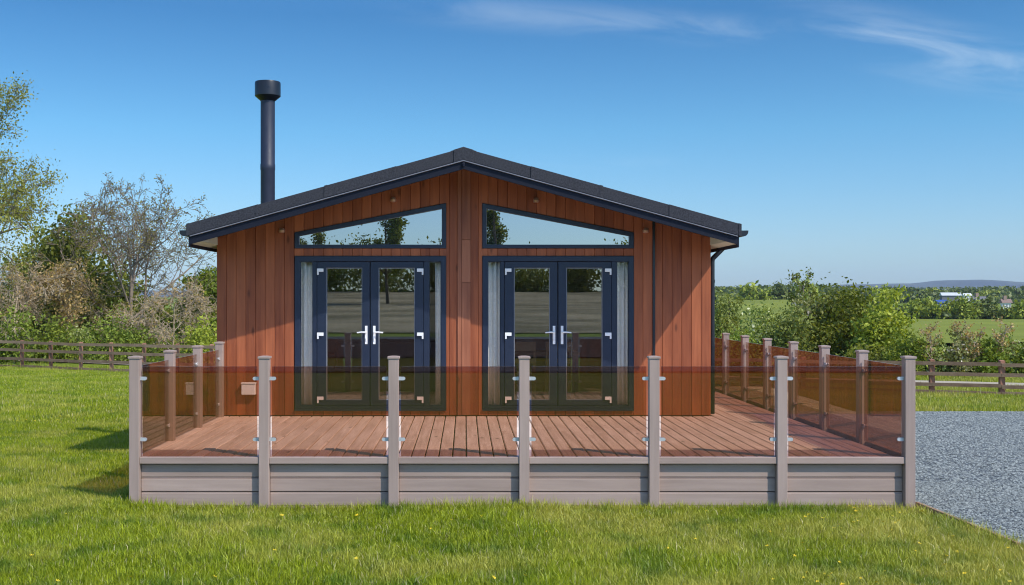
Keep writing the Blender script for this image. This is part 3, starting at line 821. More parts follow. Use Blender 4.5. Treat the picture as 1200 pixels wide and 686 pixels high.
for y in ly[1:]: make_post(bl, POSTX[0], y)
for i in range(3): make_panel(bl, (POSTX[0], ly[i]), (POSTX[0], ly[i + 1]), 1)
br_ = empty('balustrade', (POSTX[-1], 12.3, 0), 'long side run of tinted glass balustrade beside the grey gravel drive', 'balustrade', 'deck balustrades')
ry = [PYF + 1.292 * k for k in range(8)]
for y in ry[1:]: make_post(br_, POSTX[-1], y)
for i in range(7): make_panel(br_, (POSTX[-1], ry[i]), (POSTX[-1], ry[i + 1]), 1)
make_panel(br_, (XR + .0, ry[7]), (POSTX[-1], ry[7]), 0)

# ------------------------------------------------------------------ post and rail fences
def rail_fence(label, x0, x1, yf, h=1.0, rails=(.90, .62, .30), kick=True, step=1.8, mats=None, thin=False):
    fx = empty('post_and_rail_fence', ((x0 + x1) / 2, yf((x0 + x1) / 2), gz((x0 + x1) / 2, yf((x0 + x1) / 2))), label, 'fence', 'post and rail fences')
    r = rngf(int(abs(x0 * 10)) + 7)
    pts = [(x0, yf(x0))]
    while pts[-1][0] < x1:
        d = Vector((1, yf(pts[-1][0] + 1) - yf(pts[-1][0]))).normalized() * step
        pts.append((pts[-1][0] + d.x, pts[-1][1] + d.y))
    pw = .035 if thin else .065
    tops = []
    for (x, y) in pts:
        g = gz(x, y); w = MB(); a = pw
        tl = r.normal(0, .012)
        vs = [(x - a, y - a, g - .1), (x + a, y - a, g - .1), (x + a, y + a, g - .1), (x - a, y + a, g - .1), (x - a + tl, y - a, g + h), (x + a + tl, y - a, g + h), (x + a + tl, y + a, g + h + .02), (x - a + tl, y + a, g + h + .02)]
        w.add(vs, [(3, 2, 1, 0), (4, 5, 6, 7), (0, 1, 5, 4), (1, 2, 6, 5), (2, 3, 7, 6), (3, 0, 4, 7)], 0, float(r.uniform(0, 1)))
        w.build('fence_post', M['fence_post'], fx)
    d = Vector((pts[1][0] - pts[0][0], pts[1][1] - pts[0][1], 0)).normalized(); nrm = Vector((d.y, -d.x, 0))
    for ri, hz in enumerate(list(rails) + ([.07] if kick else [])):
        for i in range(0, len(pts) - 1, 2):
            j = min(i + 2, len(pts) - 1); w = MB()
            a = Vector((pts[i][0], pts[i][1], gz(*pts[i]) + hz + r.normal(0, .012))); b = Vector((pts[j][0], pts[j][1], gz(*pts[j]) + hz + r.normal(0, .012)))
            hh = (.060 if h > 1.1 else .050) if not (kick and ri == len(rails)) else .075
            if thin: hh = .02
            o_ = nrm * (pw + .003); th = nrm * .035
            vs = []
            for p in (a + d * .004, b - d * .004):
                for q in (o_, o_ + th):
                    for s in (-hh, hh): vs.append(p + q + Vector((0, 0, s)))
            w.add(vs, [(0, 1, 3, 2), (4, 6, 7, 5), (0, 4, 5, 1), (2, 3, 7, 6), (1, 5, 7, 3), (0, 2, 6, 4)], 0, float(r.uniform(0.2, 1)))
            w.build('fence_rail', M['fence_wood'], fx)
rail_fence('tall brown post and rail fence across the left lawn, in front of the bushes', -26, -1.5, FEN, 1.22, (1.13, .80, .42))
rail_fence('weathered post and rail fence between the gravel drive and the meadow hedge', -1.0, 22, FEN)
rail_fence('slighter rail fence beyond the pale track, under the bare trees', -24, -9, lambda x: 57 - .35 * (x + 16), 1.05, (.95, .55), False, 1.9, None, True)

# ------------------------------------------------------------------ plants
def leaf_mesh(name, P, size, mat, parent, rng, tone=None, aspect=0.55, up=0.0):
    n = len(P)
    a = rng.normal(0, 1, (n, 3)); a[:, 2] += up; a /= np.linalg.norm(a, axis=1)[:, None]
    b = np.cross(a, rng.normal(0, 1, (n, 3))); b /= np.linalg.norm(b, axis=1)[:, None]
    s = size * rng.uniform(.55, 1.35, n)[:, None]
    V = np.stack([P - a * s * .5, P + b * s * aspect * .5, P + a * s * .5, P - b * s * aspect * .5], 1).reshape(-1, 3)
    if tone is None: tone = rng.uniform(0, 1, n)
    return np_mesh(name, V, np.arange(4 * n), np.full(n, 4), mat, tone, parent)

def grow(rng, base, H, r0, nch, ratio, ang, wob, trop, trunk_frac=0.95, tmin=0.3, lean=(0, 0), segs=(7, 6, 4, 3, 2)):
    tubes = []; tips = []
    lv_max = len(nch)
    def br(p, d, Ln, r, lv):
        n = segs[min(lv, len(segs) - 1)]; pts = [p]; q = p.copy(); dd = d.copy()
        for i in range(n):
            dd = dd + rng.normal(0, wob[min(lv, len(wob) - 1)], 3); dd[2] += trop[min(lv, len(trop) - 1)]
            dd /= np.linalg.norm(dd); q = q + dd * Ln / n; pts.append(q.copy())
        end = .25 if lv == 0 else .35
        rad = [r * (1 - (1 - end) * i / n) for i in range(n + 1)]
        tubes.append((pts, rad, lv))
        if lv == lv_max:
            tips.extend(pts[1:]); return
        k = nch[lv]
        k = max(1, int(round(k * (0.7 + .6 * rng.random()))))
        for j in range(k):
            lo = tmin if lv == 0 else .2
            t = lo + (1 - lo) * (j + rng.random()) / k
            fi = t * n; i0 = min(int(fi), n - 1); f = fi - i0
            pos = pts[i0] * (1 - f) + pts[i0 + 1] * f
            dirp = pts[i0 + 1] - pts[i0]; dirp /= np.linalg.norm(dirp)
            rnd = rng.normal(0, 1, 3); side = rnd - dirp * rnd.dot(dirp); side /= np.linalg.norm(side)
            an = math.radians(ang[min(lv, len(ang) - 1)] * rng.uniform(.7, 1.25))
            cd = dirp * math.cos(an) + side * math.sin(an)
            cl = Ln * ratio[min(lv, len(ratio) - 1)] * (1.2 - .6 * t if lv == 0 else 1.1 - .4 * t) * rng.uniform(.75, 1.2)
            br(pos, cd, cl, max(rad[i0] * .58, .006), lv + 1)
    d0 = np.array([lean[0], lean[1], 1.0]); d0 /= np.linalg.norm(d0)
    br(np.array(base, float), d0, H * trunk_frac, r0, 0)
    return tubes, np.array(tips)
def tubes_mesh(name, tubes, mat, parent, minr=0.0):
    mb = MB()
    for pts, rad, lv in tubes:
        mb.tube([tuple(p) for p in pts], [max(x, minr) for x in rad], 7 if lv == 0 else (5 if lv == 1 else 3), caps=False)
    return mb_fast(mb, name, mat, parent)
def mb_fast(mb, name, mat, parent):
    V = np.array(mb.v); idx = np.array([i for f in mb.f for i in f]); nper = np.array([len(f) for f in mb.f])
    o = np_mesh(name, V, idx, nper, mat, np.array(mb.t), parent); return o

def tree(kind, label, seed, px, Y, top, spread_ratio, leafmat, nleaf, leafsize, bark='bark', X=None, group=None, nch=(9, 6, 5, 3), ratio=(.5, .5, .5, .5), ang=(52, 45, 42, 40), tmin=.28, trop=(.02, .05, .03, .0), r0=None, minr=.008, sig=.22, cat='tree', toph=None):
    X = PX(px, Y) if X is None else X
    g = gz(X, Y); H = (toph if toph else PZ(top, Y) - g)
    rng = rngf(seed)
    tubes, tips = grow(rng, (X, Y, g - .1), H, r0 or H * .018, nch, [ratio[0] * spread_ratio] + list(ratio[1:]), ang, (.06, .12, .18, .22, .25), trop, .80, tmin)
    # keep the wanted height
    mz = max(float(tips[:, 2].max()) - g, .1); k = H / mz
    def fit(p): return np.array([X + (p[0] - X) * k, Y + (p[1] - Y) * k, g - .1 + (p[2] - g + .1) * k])
    tubes = [([fit(p) for p in pts], [r * k for r in rad], lv) for pts, rad, lv in tubes]; tips = np.array([fit(p) for p in tips])
    root = empty(kind, (X, Y, g), label, cat, group)
    tubes_mesh('trunk', tubes, M[bark], root, minr)
    if nleaf:
        P = tips[rng.integers(0, len(tips), nleaf)] + rng.normal(0, sig, (nleaf, 3))
        leaf_mesh('crown', P, leafsize, M[leafmat], root, rng)
    return root
def shrub(kind, label, seed, px, Y, w_px, top, leafmat, nleaf, leafsize, lobes=6, X=None, depth=1.0, group=None, clumps=90, base_px=None, bark='bark', stems=9, hgt=None, wid=None, sig=.16, cat='bush', up=0.0):
    rng = rngf(seed); X = PX(px, Y) if X is None else X; g = gz(X, Y)
    W = wid if wid else w_px / F * Y; H = hgt if hgt else PZ(top, Y) - g
    root = empty(kind, (X, Y, g), label, cat, group)
    cen = []; rad = []
    for i in range(lobes):
        hx = rng.uniform(-.36, .36) * W; t = 1 - (abs(hx) / (.5 * W)) ** 2 * .55
        hh = H * rng.uniform(.5, 1.0) * t if i else H * .99
        if i == 0: hx = rng.uniform(-.1, .1) * W
        rx = W * rng.uniform(.20, .32); rz = min(hh * .5, W * .45) * rng.uniform(.8, 1.05)
        cen.append((X + hx, Y + rng.uniform(-.3, .3) * W * depth, g + max(hh - rz, rz * .9))); rad.append((rx, rx * depth, rz))
        if hh > 2.2 * rz: # fill below
            cen.append((X + hx * .9, cen[-1][1], g + hh * .35)); rad.append((rx, rx * depth, hh * .36))
    cen = np.array(cen); rad = np.array(rad)
    k = rng.integers(0, len(cen), clumps)
    d = rng.normal(0, 1, (clumps, 3)); d /= np.linalg.norm(d, axis=1)[:, None]
    rr = rng.uniform(.35, 1.0, clumps) ** .5
    CC = cen[k] + d * rad[k] * rr[:, None]; CC[:, 2] = np.maximum(CC[:, 2], g + .1)
    ci = rng.integers(0, clumps, nleaf); ctone = rng.normal(0, .14, clumps)
    s = sig * min(W, H * 1.3)
    P = CC[ci] + rng.normal(0, 1, (nleaf, 3)) * s * np.array([1, 1, .75]); P[:, 2] = np.maximum(P[:, 2], g + .03)
    tone = np.clip(rng.beta(2, 2, nleaf) + ctone[ci], 0, 1)
    ntip = rng.random(nleaf) < .05; tone[ntip] = .97
    mb = MB()
    for i in range(stems):
        c = CC[rng.integers(0, clumps)]; b = np.array([X + rng.normal(0, .06) * W, Y + rng.normal(0, .06) * W, g - .05])
        m1 = b * .5 + c * .5 + np.array([0, 0, .12 * H]) + rng.normal(0, .03 * W, 3)
        r = max(.012 * H, .012)
        mb.tube([tuple(b), tuple(m1), tuple(c)], [r, r * .7, r * .25], 5, caps=False)
    mb_fast(mb, 'stems', M[bark], root)
    leaf_mesh('foliage', P, leafsize, M[leafmat], root, rng, tone, up=up)
    return root

# left of the lodge
tree('tall_tree', 'tallest tree with sparse yellow-green leaves, cut by the left edge of the photo', 101, -46, 58, 84, 1.0, 'f_yellow', 34000, .135, nch=(12, 8, 6, 4), sig=.28, minr=.012)
tree('bare_tree', 'slender half bare tree with a rounded see-through crown of dark buds', 112, 158, 60, 189, 1.95, 'f_bud', 6500, .11, nch=(14, 8, 6, 4), ang=(52, 44, 42, 42), tmin=.16, minr=.013, sig=.10, r0=.21)
shrub('evergreen_tree', 'dark green bushy tree behind the half bare tree', 103, 92, 70, 132, 243, 'f_dark', 30000, .30, 10, clumps=200, cat='tree', sig=.085)
shrub('evergreen_tree', 'olive dark tree standing behind the pale twiggy bush', 104, 40, 72, 84, 256, 'f_olive', 16000, .30, 8, clumps=160, cat='tree', sig=.09)
tree('twiggy_tree', 'sprawling pale brown twiggy tree at the left edge, almost leafless', 105, 14, 55, 283, 1.9, 'f_tan', 2200, .13, 'palebark', nch=(13, 8, 6, 4), ang=(66, 52, 46, 44), tmin=.12, trop=(.0, -.02, -.05, -.06), minr=.013, sig=.12)
tree('twiggy_tree', 'small tan tree with catkins in front of the dark evergreen', 106, 76, 58, 303, 1.2, 'f_tan', 3600, .15, 'palebark', nch=(10, 7, 5, 4), minr=.011)
tree('twiggy_tree', 'drooping bare bush of pale twigs right of the half bare trunk', 107, 202, 56, 322, 1.7, 'f_tan', 1500, .12, 'palebark', nch=(12, 8, 6, 4), ang=(64, 54, 48, 44), tmin=.12, trop=(.0, -.03, -.07, -.1), minr=.011, sig=.1)
tree('twiggy_tree', 'grey bare sapling tangle left of the half bare trunk', 117, 118, 59, 342, 1.3, 'f_bud', 1300, .13, 'palebark', nch=(9, 6, 5, 3), ang=(60, 52, 46, 44), tmin=.12, minr=.01, sig=.12)
shrub('leafy_tree', 'mid green leafy tree against the left side wall of the lodge', 108, 246, 66, 62, 303, 'f_mid', 14000, .24, 8, clumps=150, cat='tree', sig=.09)
for i, (px, w, top, mat, Y, n, lab) in enumerate((
    (18, 62, 360, 'f_bright', 52.5, 4200, 'bright green bush at the left edge behind the fence'),
    (62, 46, 372, 'f_mid', 53.5, 3000, 'mid green bush second from the left edge behind the fence'),
    (94, 34, 378, 'f_pale', 55, 2200, 'small greyish green bush between two brighter bushes'),
    (135, 66, 369, 'f_bright', 54, 4600, 'wide bright green bush at the foot of the half bare tree'),
    (240, 42, 370, 'f_lime', 54, 3200, 'lime green bush close to the lodge left wall, behind the fence'),
    (186, 40, 384, 'f_mid', 60, 2200, 'low dark bush under the drooping bare twigs'))):
    shrub('bush', lab, 200 + i, px, Y, w, top, mat, n, .17, 5, clumps=70)
shrub('far_hedge', 'dark hedge backing the trees on the left', 230, 60, 88, 330, 318, 'f_dark', 20000, .42, 18, clumps=260, depth=.12, cat='hedge', sig=.035)
shrub('far_hedge', 'mid green hedge seen low between the bare trees and the lodge', 231, 230, 92, 150, 352, 'f_mid', 5000, .40, 12, clumps=120, depth=.2, cat='hedge', sig=.05)

# right of the lodge
shrub('willow_tree', 'rounded olive willow beside the lodge right wall', 301, 855, 50, 62, 337, 'f_olive', 7500, .17, 7, clumps=130, cat='tree', sig=.10)
shrub('bush', 'dark small bush between the willow and the blossom thicket', 302, 902, 52, 26, 358, 'f_dark', 1800, .16, 4, clumps=40)
shrub('bush', 'pale green shrub below the small green hill field', 303, 893, 46, 56, 361, 'f_pale', 5600, .15, 6, clumps=80)
shrub('bush', 'low lime shrub right behind the balustrade and lodge corner', 304, 862, 43, 54, 382, 'f_bright', 3800, .14, 6, clumps=80)
shrub('bush', 'grey green loose shrub left of the blossom thicket', 305, 925, 45, 52, 355, 'f_olive', 5600, .15, 6, clumps=80)
shrub('blossom_thicket', 'tall thicket with pinkish blossom and bare sprigs', 306, 958, 47, 66, 340, 'f_blossom', 8000, .15, 8, clumps=120, sig=.11, stems=20)
shrub('large_bush', 'large dark green bush in the middle of the right hedge', 307, 994, 46, 98, 332, 'f_dark', 15000, .17, 9, clumps=150, sig=.11)
shrub('large_bush', 'tall yellow-green bush right above the balustrade corner', 308, 1035, 43, 68, 341, 'f_lime', 9500, .17, 8, clumps=110, sig=.10)
tree('conifer_sapling', 'spindly sapling top rising over the thicket to the skyline', 309, 958, 55, 318, .55, 'f_dark', 1100, .15, nch=(12, 5, 3), sig=.1, tmin=.3)
tree('conifer_sapling', 'thin pale sapling left of the skyline sapling', 310, 941, 54, 326, .4, 'f_pale', 500, .14, nch=(9, 4, 3), sig=.08, tmin=.4)
for i, (px, w, top, mat, n, lab) in enumerate((
    (1068, 44, 392, 'f_mid', 3600, 'mid green hedge shrub next to the yellow-green bush'),
    (1096, 46, 396, 'f_pale', 3600, 'silvery green hedge shrub third from the balustrade corner'),
    (1124, 46, 388, 'f_blossom', 3200, 'hedge shrub with pale pink flower spikes before the meadow'),
    (1152, 46, 398, 'f_bright', 3600, 'bright green rounded shrub in the hedge before the meadow'),
    (1178, 44, 392, 'f_pale', 3400, 'pale hedge shrub with cream flower spikes near the right edge'),
    (1206, 46, 398, 'f_mid', 3400, 'darker hedge shrub cut by the right edge of the photo'),
    (1240, 50, 392, 'f_bright', 3000, None), (1015, 60, 398, 'f_dark', 3000, None))):
    Y = 39.5 if i < 7 else 41
    shrub('hedge_shrub', lab or ('hedge shrub just beyond the right edge' if i == 6 else 'dark shrub under the large bushes of the right hedge'), 320 + i, px, Y, w, top, mat, n, .13, 6, clumps=80, sig=.10, group='hedge along the meadow')
for i, (px, top, lab) in enumerate(((1092, 378, 'pale bare sprig rising from the silvery shrub'), (1122, 376, 'pale bare sprig among the pink flower spikes'), (1171, 374, 'tallest pale bare sprig near the right edge'), (1142, 382, 'short pale bare sprig above the rounded shrub'))):
    tree('bare_sprig', lab, 340 + i, px, 39.3, top, .7, 'f_tan', 260, .10, 'palebark', nch=(9, 5, 3), tmin=.3, minr=.008, sig=.06, cat='shrub', group='bare sprigs in the hedge')

# meadow hedge bushes, about 200 m away
for i, (px, w, top, mat, lab) in enumerate((
    (1078, 40, 348, 'f_farbright', 'round green tree left in the far meadow hedge'),
    (1110, 34, 358, 'f_far', 'low dark gap bush in the far meadow hedge'),
    (1128, 36, 345, 'f_farbright', 'tall green tree in the middle of the far meadow hedge'),
    (1153, 34, 351, 'f_far', 'dark spreading tree in the far meadow hedge'),
    (1192, 30, 352, 'f_farbright', 'green tree of the far meadow hedge at the right edge'),
    (1052, 40, 356, 'f_far', 'dark tree of the far meadow hedge behind the yellow-green bush'),
    (1222, 40, 352, 'f_far', 'far meadow hedge tree outside the right edge'))):
    shrub('meadow_tree', lab, 360 + i, px, 205, w, top, mat, 2600, .75, 6, clumps=60, cat='tree', group='trees of the far meadow hedge', sig=.11)
# farther trees round the village
r_ = rngf(77); 
spots = [(884, 310, 36, 333), (912, 320, 34, 334), (928, 325, 24, 337), (946, 330, 30, 336), (838, 240, 40, 338), (1012, 470, 38, 334), (1030, 460, 34, 333), (1052, 480, 36, 333.5), (1072, 470, 30, 336), (1092, 480, 34, 335), (1118, 520, 26, 337), (1138, 530, 30, 336), (1160, 500, 30, 337), (1180, 540, 34, 336.5), (1200, 500, 30, 335), (1220, 510, 32, 336), (990, 450, 30, 335)]
adj = ['broad', 'low', 'round', 'ragged', 'tall', 'dark', 'wide', 'grey green', 'dense', 'loose', 'small', 'squat', 'bushy', 'domed', 'uneven', 'leaning', 'shadowy']
for i, (px, Y, w, top) in enumerate(spots):
    lab = adj[i] + (' far tree above the small hill field on the skyline' if px < 960 else ' distant tree on the village skyline, near photo column %d' % i)
    where = {838: 'beside the lodge wall', 884: 'above the willow', 912: 'over the small green field', 928: 'just left of the saplings', 946: 'behind the saplings', 990: 'behind the large dark bush', 1012: 'left of the hill crest', 1030: 'above the yellow-green bush', 1052: 'right of the yellow-green bush top', 1072: 'above the left meadow tree', 1092: 'left of the blue shed', 1118: 'in front of the white barn end', 1138: 'behind the grey roofed house', 1160: 'right of the grey roofed house', 1180: 'behind the white cottage', 1200: 'at the right edge', 1220: 'past the right edge'}[px]
    shrub('distant_tree', adj[i] + ' distant tree on the skyline ' + where, 400 + i, px, Y, w, top + (3.0 if px > 960 else -2.0), 'f_far' if i % 3 else 'f_farbright', 1500, Y * .0042, 6, clumps=50, cat='tree', group='distant skyline trees', sig=.11)
# a wood that reads as one mass
n = 60000; r_ = rngf(5); A = r_.uniform(.13, .62, n); Yw = r_.uniform(450, 900, n); Xw = A * Yw
top_ = (EYE + (VPY - 343.0) / F * Yw) + 2.2 * np.sin(Xw * .05) + 1.5 * np.sin(Xw * .13 + 1)
gw_ = ground(Xw, Yw); P = np.stack([Xw, Yw, gw_ + (top_ - gw_) * r_.uniform(0, 1, n) ** .7], 1)
o = leaf_mesh('far_woods', P, 2.0, M['f_far'], None, r_); o['kind'] = 'stuff'

# ------------------------------------------------------------------ far village
def house(px, Y, wpx, eave, ridge, base, wall, roofm, label, chim=False, long_=False):
    X = PX(px, Y); W = wpx / F * Y; D = W * .6 if not long_ else W * .25
    zb = min(PZ(base, Y), gz(X, Y)) - .5; ze = PZ(eave, Y); zr = PZ(ridge, Y)
    h = empty('house' if not long_ else 'barn', (X, Y, zb), label, 'house' if not long_ else 'barn')
    MB().box(X - W / 2, X + W / 2, Y, Y + D, zb, ze).build('wall', wall, h)
    w = MB(); w.prism([(Y - .4, ze - .02), (Y + D + .4, ze - .02), (Y + D / 2, zr)], 0, X - W / 2 - .3, X + W / 2 + .3); ro = w.build('roof', roofm, h)
    if chim:
        MB().box(X - W * .3, X - W * .3 + .9, Y + D / 2 - .4, Y + D / 2 + .4, zr - .5, zr + 1.0).build('chimney', M['brick'], ro)
    for i in range(3 if not long_ else 0):
        xx = X - W * .36 + i * W * (.36 if not long_ else .18)
        wf = MB().box(xx - W * .05, xx + W * .05, Y - .06, Y - .003, zb + (ze - zb) * .55, zb + (ze - zb) * .82).build('window', M['darkglass'], h)
house(1115, 430, 22, 346.5, 343, 350, M['slate'], M['slatewhite'], 'long low white barn roof among the far trees', False, True)
house(1134, 440, 8, 346.5, 344, 350, M['render'], M['render'], 'small white shed right of the long white barn')
house(1149, 330, 14, 353, 347.5, 358, M['render'], M['slate'], 'grey roofed house in the far village', True)
house(1180, 330, 10, 355, 350.5, 360, M['render'], M['redtile'], 'white cottage with brown roof near the right edge', True)
house(1104, 320, 12, 355, 351.5, 360, M['bluemetal'], M['bluemetal'], 'blue metal shed beyond the meadow hedge')

# ------------------------------------------------------------------ behind the viewer (seen mirrored in the glazing)
tree('roadside_tree', 'broad leafy tree mirrored in the left gable window', 501, 0, -70, 0, .62, 'f_mid', 6000, .28, X=-7.0, toph=8.8)
tree('roadside_tree', 'tall leafy tree mirrored in the right gable window corner', 502, 0, -72, 0, .5, 'f_mid', 7000, .30, X=3.2, toph=11.0)
tree('roadside_tree', 'thin tree mirrored at the left end of the left gable window', 503, 0, -75, 0, .5, 'f_olive', 2600, .24, X=-14.8, toph=6.6)
r_ = rngf(9)
for i in range(14):
    xx = -46 + i * 7 + r_.uniform(-2, 2); 
    shrub('field_tree', ['dark', 'mid green', 'olive'][i % 3] + ' tree in the row across the field, mirrored faintly in the glass doors', 520 + i, 0, -122 + r_.uniform(-4, 4), 0, 0, ['f_dark', 'f_mid', 'f_olive'][i % 3], 3200, .5, 6, X=xx, clumps=60, hgt=r_.uniform(4.5, 7.5), wid=r_.uniform(8, 11), cat='tree', group=['dark', 'mid green', 'olive'][i % 3] + ' trees across the field')

# ------------------------------------------------------------------ grass
def blades(n, xr, yr, keep, ln, wd, rng, bend=.45):
    X = rng.uniform(xr[0], xr[1], n); Y = rng.uniform(yr[0], yr[1], n)
    k = keep(X, Y); X, Y = X[k], Y[k]; n = len(X)
    # tufts: height changes in patches
    pat = .5 + .25 * np.sin(X * 1.9 + 1.1 * np.sin(Y * 1.3)) + .25 * np.sin(Y * 2.3 + 1.7 * np.sin(X * .9 + 1))
    h = ln * rng.uniform(.45, 1.25, n) * (.75 + .5 * pat)
    az = rng.uniform(0, 2 * math.pi, n); ln_ = rng.uniform(.1, 1, n) * bend
    d = np.stack([np.cos(az), np.sin(az)], 1)
    fa = az + math.pi / 2 + rng.normal(0, .6, n); s = np.stack([np.cos(fa), np.sin(fa), np.zeros(n)], 1) * (wd * rng.uniform(.6, 1.3, n) / 2)[:, None]
    Z = ground(X, Y) - .006
    B = np.stack([X, Y, Z], 1)
    Mx = B + np.concatenate([d * (h * .28 * ln_)[:, None], (h * .58)[:, None]], 1)
    T = B + np.concatenate([d * (h * .95 * ln_)[:, None], (h * (1 - .28 * ln_))[:, None]], 1)
    V = np.stack([B - s, B + s, Mx + s * .75, Mx - s * .75, T], 1).reshape(-1, 3)
    i5 = np.arange(n)[:, None] * 5
    loops = (i5 + np.array([0, 1, 2, 3, 3, 2, 4])).ravel()
    nper = np.tile([4, 3], n)
    tone = np.repeat(np.clip(rng.beta(2, 2.4, n) + .12 * (pat - .5), 0, 1), 2)
    rare = np.repeat(rng.random(n) < .035, 2); tone[rare] = .99
    return V, loops, nper, tone
rng = rngf(61); parts = []
def inview(X, Y, m=1.3): return (X > -.425 * Y - m) & (X < .512 * Y + m)
def keepA(X, Y):
    under_deck = (X > DXL - .02) & (X < DXR + .02) & (Y > 11.03)
    gravel = (X > GX0(np.minimum(Y, 11.15)) - .05)
    return inview(X, Y) & ~under_deck & ~gravel
parts.append(blades(640000, (-7.5, 5.2), (6.6, 12.0), keepA, .085, .0062, rng, .7))
parts.append(blades(4000, (-3.5, 4.6), (10.80, 11.02), keepA, .12, .006, rng))
parts.append(blades(300000, (-12, -3.3), (12.0, 20.0), lambda X, Y: inview(X, Y) & ((X < DXL - .02)), .085, .008, rng))
tc_x = rng.uniform(-7, 5, 1300); tc_y = rng.uniform(7.0, 11.0, 1300)
def tufts(cx, cy, per, spread, ln, wd, bend):
    k = keepA(cx, cy); cx, cy = cx[k], cy[k]
    class TR:
        pass
    X = np.repeat(cx, per) + rng.normal(0, spread, len(cx) * per); Y = np.repeat(cy, per) + rng.normal(0, spread, len(cx) * per)
    Y = np.where((X > DXL) & (X < DXR), np.minimum(Y, 11.02), Y)
    it = [X, Y]
    class Fixed:
        def __init__(s): s.i = 0
        def uniform(s, a=0, b=1, n=None):
            if s.i < 2:
                s.i += 1; return it[s.i - 1]
            return rng.uniform(a, b, n)
        def __getattr__(s, n): return getattr(rng, n)
    return blades(len(X), (0, 1), (0, 1), lambda X, Y: np.ones(len(X), bool), ln, wd, Fixed(), bend)
parts.append(tufts(tc_x, tc_y, 22, .022, .135, .0065, 1.0))
# uncut fringe against the deck and over the gravel edging
fx_ = rng.uniform(-3.5, 4.6, 240); parts.append(tufts(fx_, np.full(240, 10.95) - rng.uniform(0, .06, 240), 12, .03, .15, .006, .9))
fy_ = rng.uniform(7.2, 11.1, 70); parts.append(tufts(GX0(fy_) - .08 - rng.uniform(0, .05, 70), fy_, 16, .03, .14, .006, 1.0))
def keepC(X, Y):
    track = (Y > FEN(X) + 4.5) & (Y < FEN(X) + 6.7)
    house_ = (X > XL - .05) & (X < XR + .05) & (Y < YB)
    grav = (X > 3.3) & (Y < 24.82)
    return inview(X, Y, 2) & ~track & ~house_ & ~grav & ((X < -3.4) | (X > 4.5))
parts.append(blades(420000, (-24, -3.3), (20, 50), keepC, .10, .014, rng))
parts.append(blades(300000, (4.5, 28), (24.8, 44), keepC, .13, .014, rng))
# long grass under the fence
xf = rng.uniform(-26, 22, 1)
parts.append(blades(160000, (-26, 24), (24, 54), lambda X, Y: (np.abs(Y - FEN(X)) < .35) & inview(X, Y, 2), .28, .016, rng))
off = 0; VV = []; LL = []; NP = []; TT = []
for V, l, n_, t_ in parts:
    VV.append(V); LL.append(l + off); NP.append(n_); TT.append(t_); off += len(V)
o = np_mesh('lawn_grass', np.concatenate(VV), np.concatenate(LL), np.concatenate(NP), M['grass'], np.concatenate(TT)); o['kind'] = 'stuff'

# slate chips on the drive
rng = rngf(71)
def chips(n, yr, size):
    Y = rng.uniform(yr[0], yr[1], n); X = rng.uniform(4.5, 15.5, n)
    k = (X > GX0(np.minimum(Y, 11.15)) + .03) & (X < .512 * Y + 1.0); X, Y = X[k], Y[k]; n = len(X)
    c = np.stack([X, Y, ground(X, Y) + .016 + rng.uniform(0, .008, n)], 1)
    s = size * rng.uniform(.5, 1.3, n)
    base = np.array([[1, 0, 0], [0, 1, 0], [-1, 0, 0], [0, -1, 0], [0, 0, 1], [0, 0, -1]], float)
    A = rng.uniform(0, 2 * math.pi, n); ca, sa = np.cos(A), np.sin(A)
    v = base[None] * (s[:, None, None] * rng.uniform(.5, 1.1, (n, 6, 1))) * np.array([1, .75, .42])
    v = v + rng.normal(0, .12, (n, 6, 3)) * s[:, None, None]
    x = v[..., 0] * ca[:, None] - v[..., 1] * sa[:, None]; y = v[..., 0] * sa[:, None] + v[..., 1] * ca[:, None]
    V = np.stack([x, y, v[..., 2]], -1) + c[:, None]
    tri = np.array([0, 1, 4, 1, 2, 4, 2, 3, 4, 3, 0, 4])
    lp = (np.arange(n)[:, None] * 6 + tri).ravel()
    return V.reshape(-1, 3), lp, np.full(4 * n, 3), np.repeat(rng.beta(1.6, 1.4, n), 4)
parts = [chips(150000, (7.5, 13), .017), chips(110000, (13, 24.7), .023)]
off = 0; VV = []; LL = []; NP = []; TT = []
for V, l, n_, t_ in parts:
    VV.append(V); LL.append(l + off); NP.append(n_); TT.append(t_); off += len(V)
o = np_mesh('slate_gravel', np.concatenate(VV), np.concatenate(LL), np.concatenate(NP), M['chips'], np.concatenate(TT)); o['kind'] = 'stuff'

# yellow buttercups in the lawn
mb = MB(); mb.tube([(0, 0, -.02), (.006, .004, .05), (.004, .0, .085)], [.0016, .0014, .0012], 4, mat=1)
for k in range(6):
    a = k * math.pi / 3; ca, sa = math.cos(a), math.sin(a); c2, s2 = math.cos(a + .5), math.sin(a + .5); c1, s1 = math.cos(a - .5), math.sin(a - .5)
    mb.add([(.004, 0, .084), (.004 + .014 * c1, .014 * s1, .090), (.004 + .021 * ca, .021 * sa, .096), (.004 + .014 * c2, .014 * s2, .090)], [(0, 1, 2, 3)], 0)
mb.lathe(.004, 0, [(.006, .085), (.005, .091)], 6, 0)
fl0 = mb.build('buttercup', [M['petal'], M['stem']])
rng = rngf(88); flow = []
def fpix(px, py):
    Y = EYE * F / (py - VPY)
    return PX(px, Y), Y
while len(flow) < 170:
    if len(flow) < 115: px, py = rng.uniform(790, 1190), rng.uniform(588, 690)
    elif len(flow) < 150: px, py = rng.uniform(20, 800), rng.uniform(600, 690)
    else: px, py = rng.uniform(15, 75), rng.normal(488, 4)
    if len(flow) < 45: px, py = rng.normal(1010, 45), rng.normal(603, 8)
    X, Y = fpix(px, py)
    if len(flow) >= 150:
        Y = (EYE + .14) * F / (py - VPY); X = PX(px, Y)
    if Y < 6.8 or (Y > 10.97 and X > -3.5): continue
    if X > GX0(min(Y, 11.15)) - .12: continue
    flow.append((X, Y))
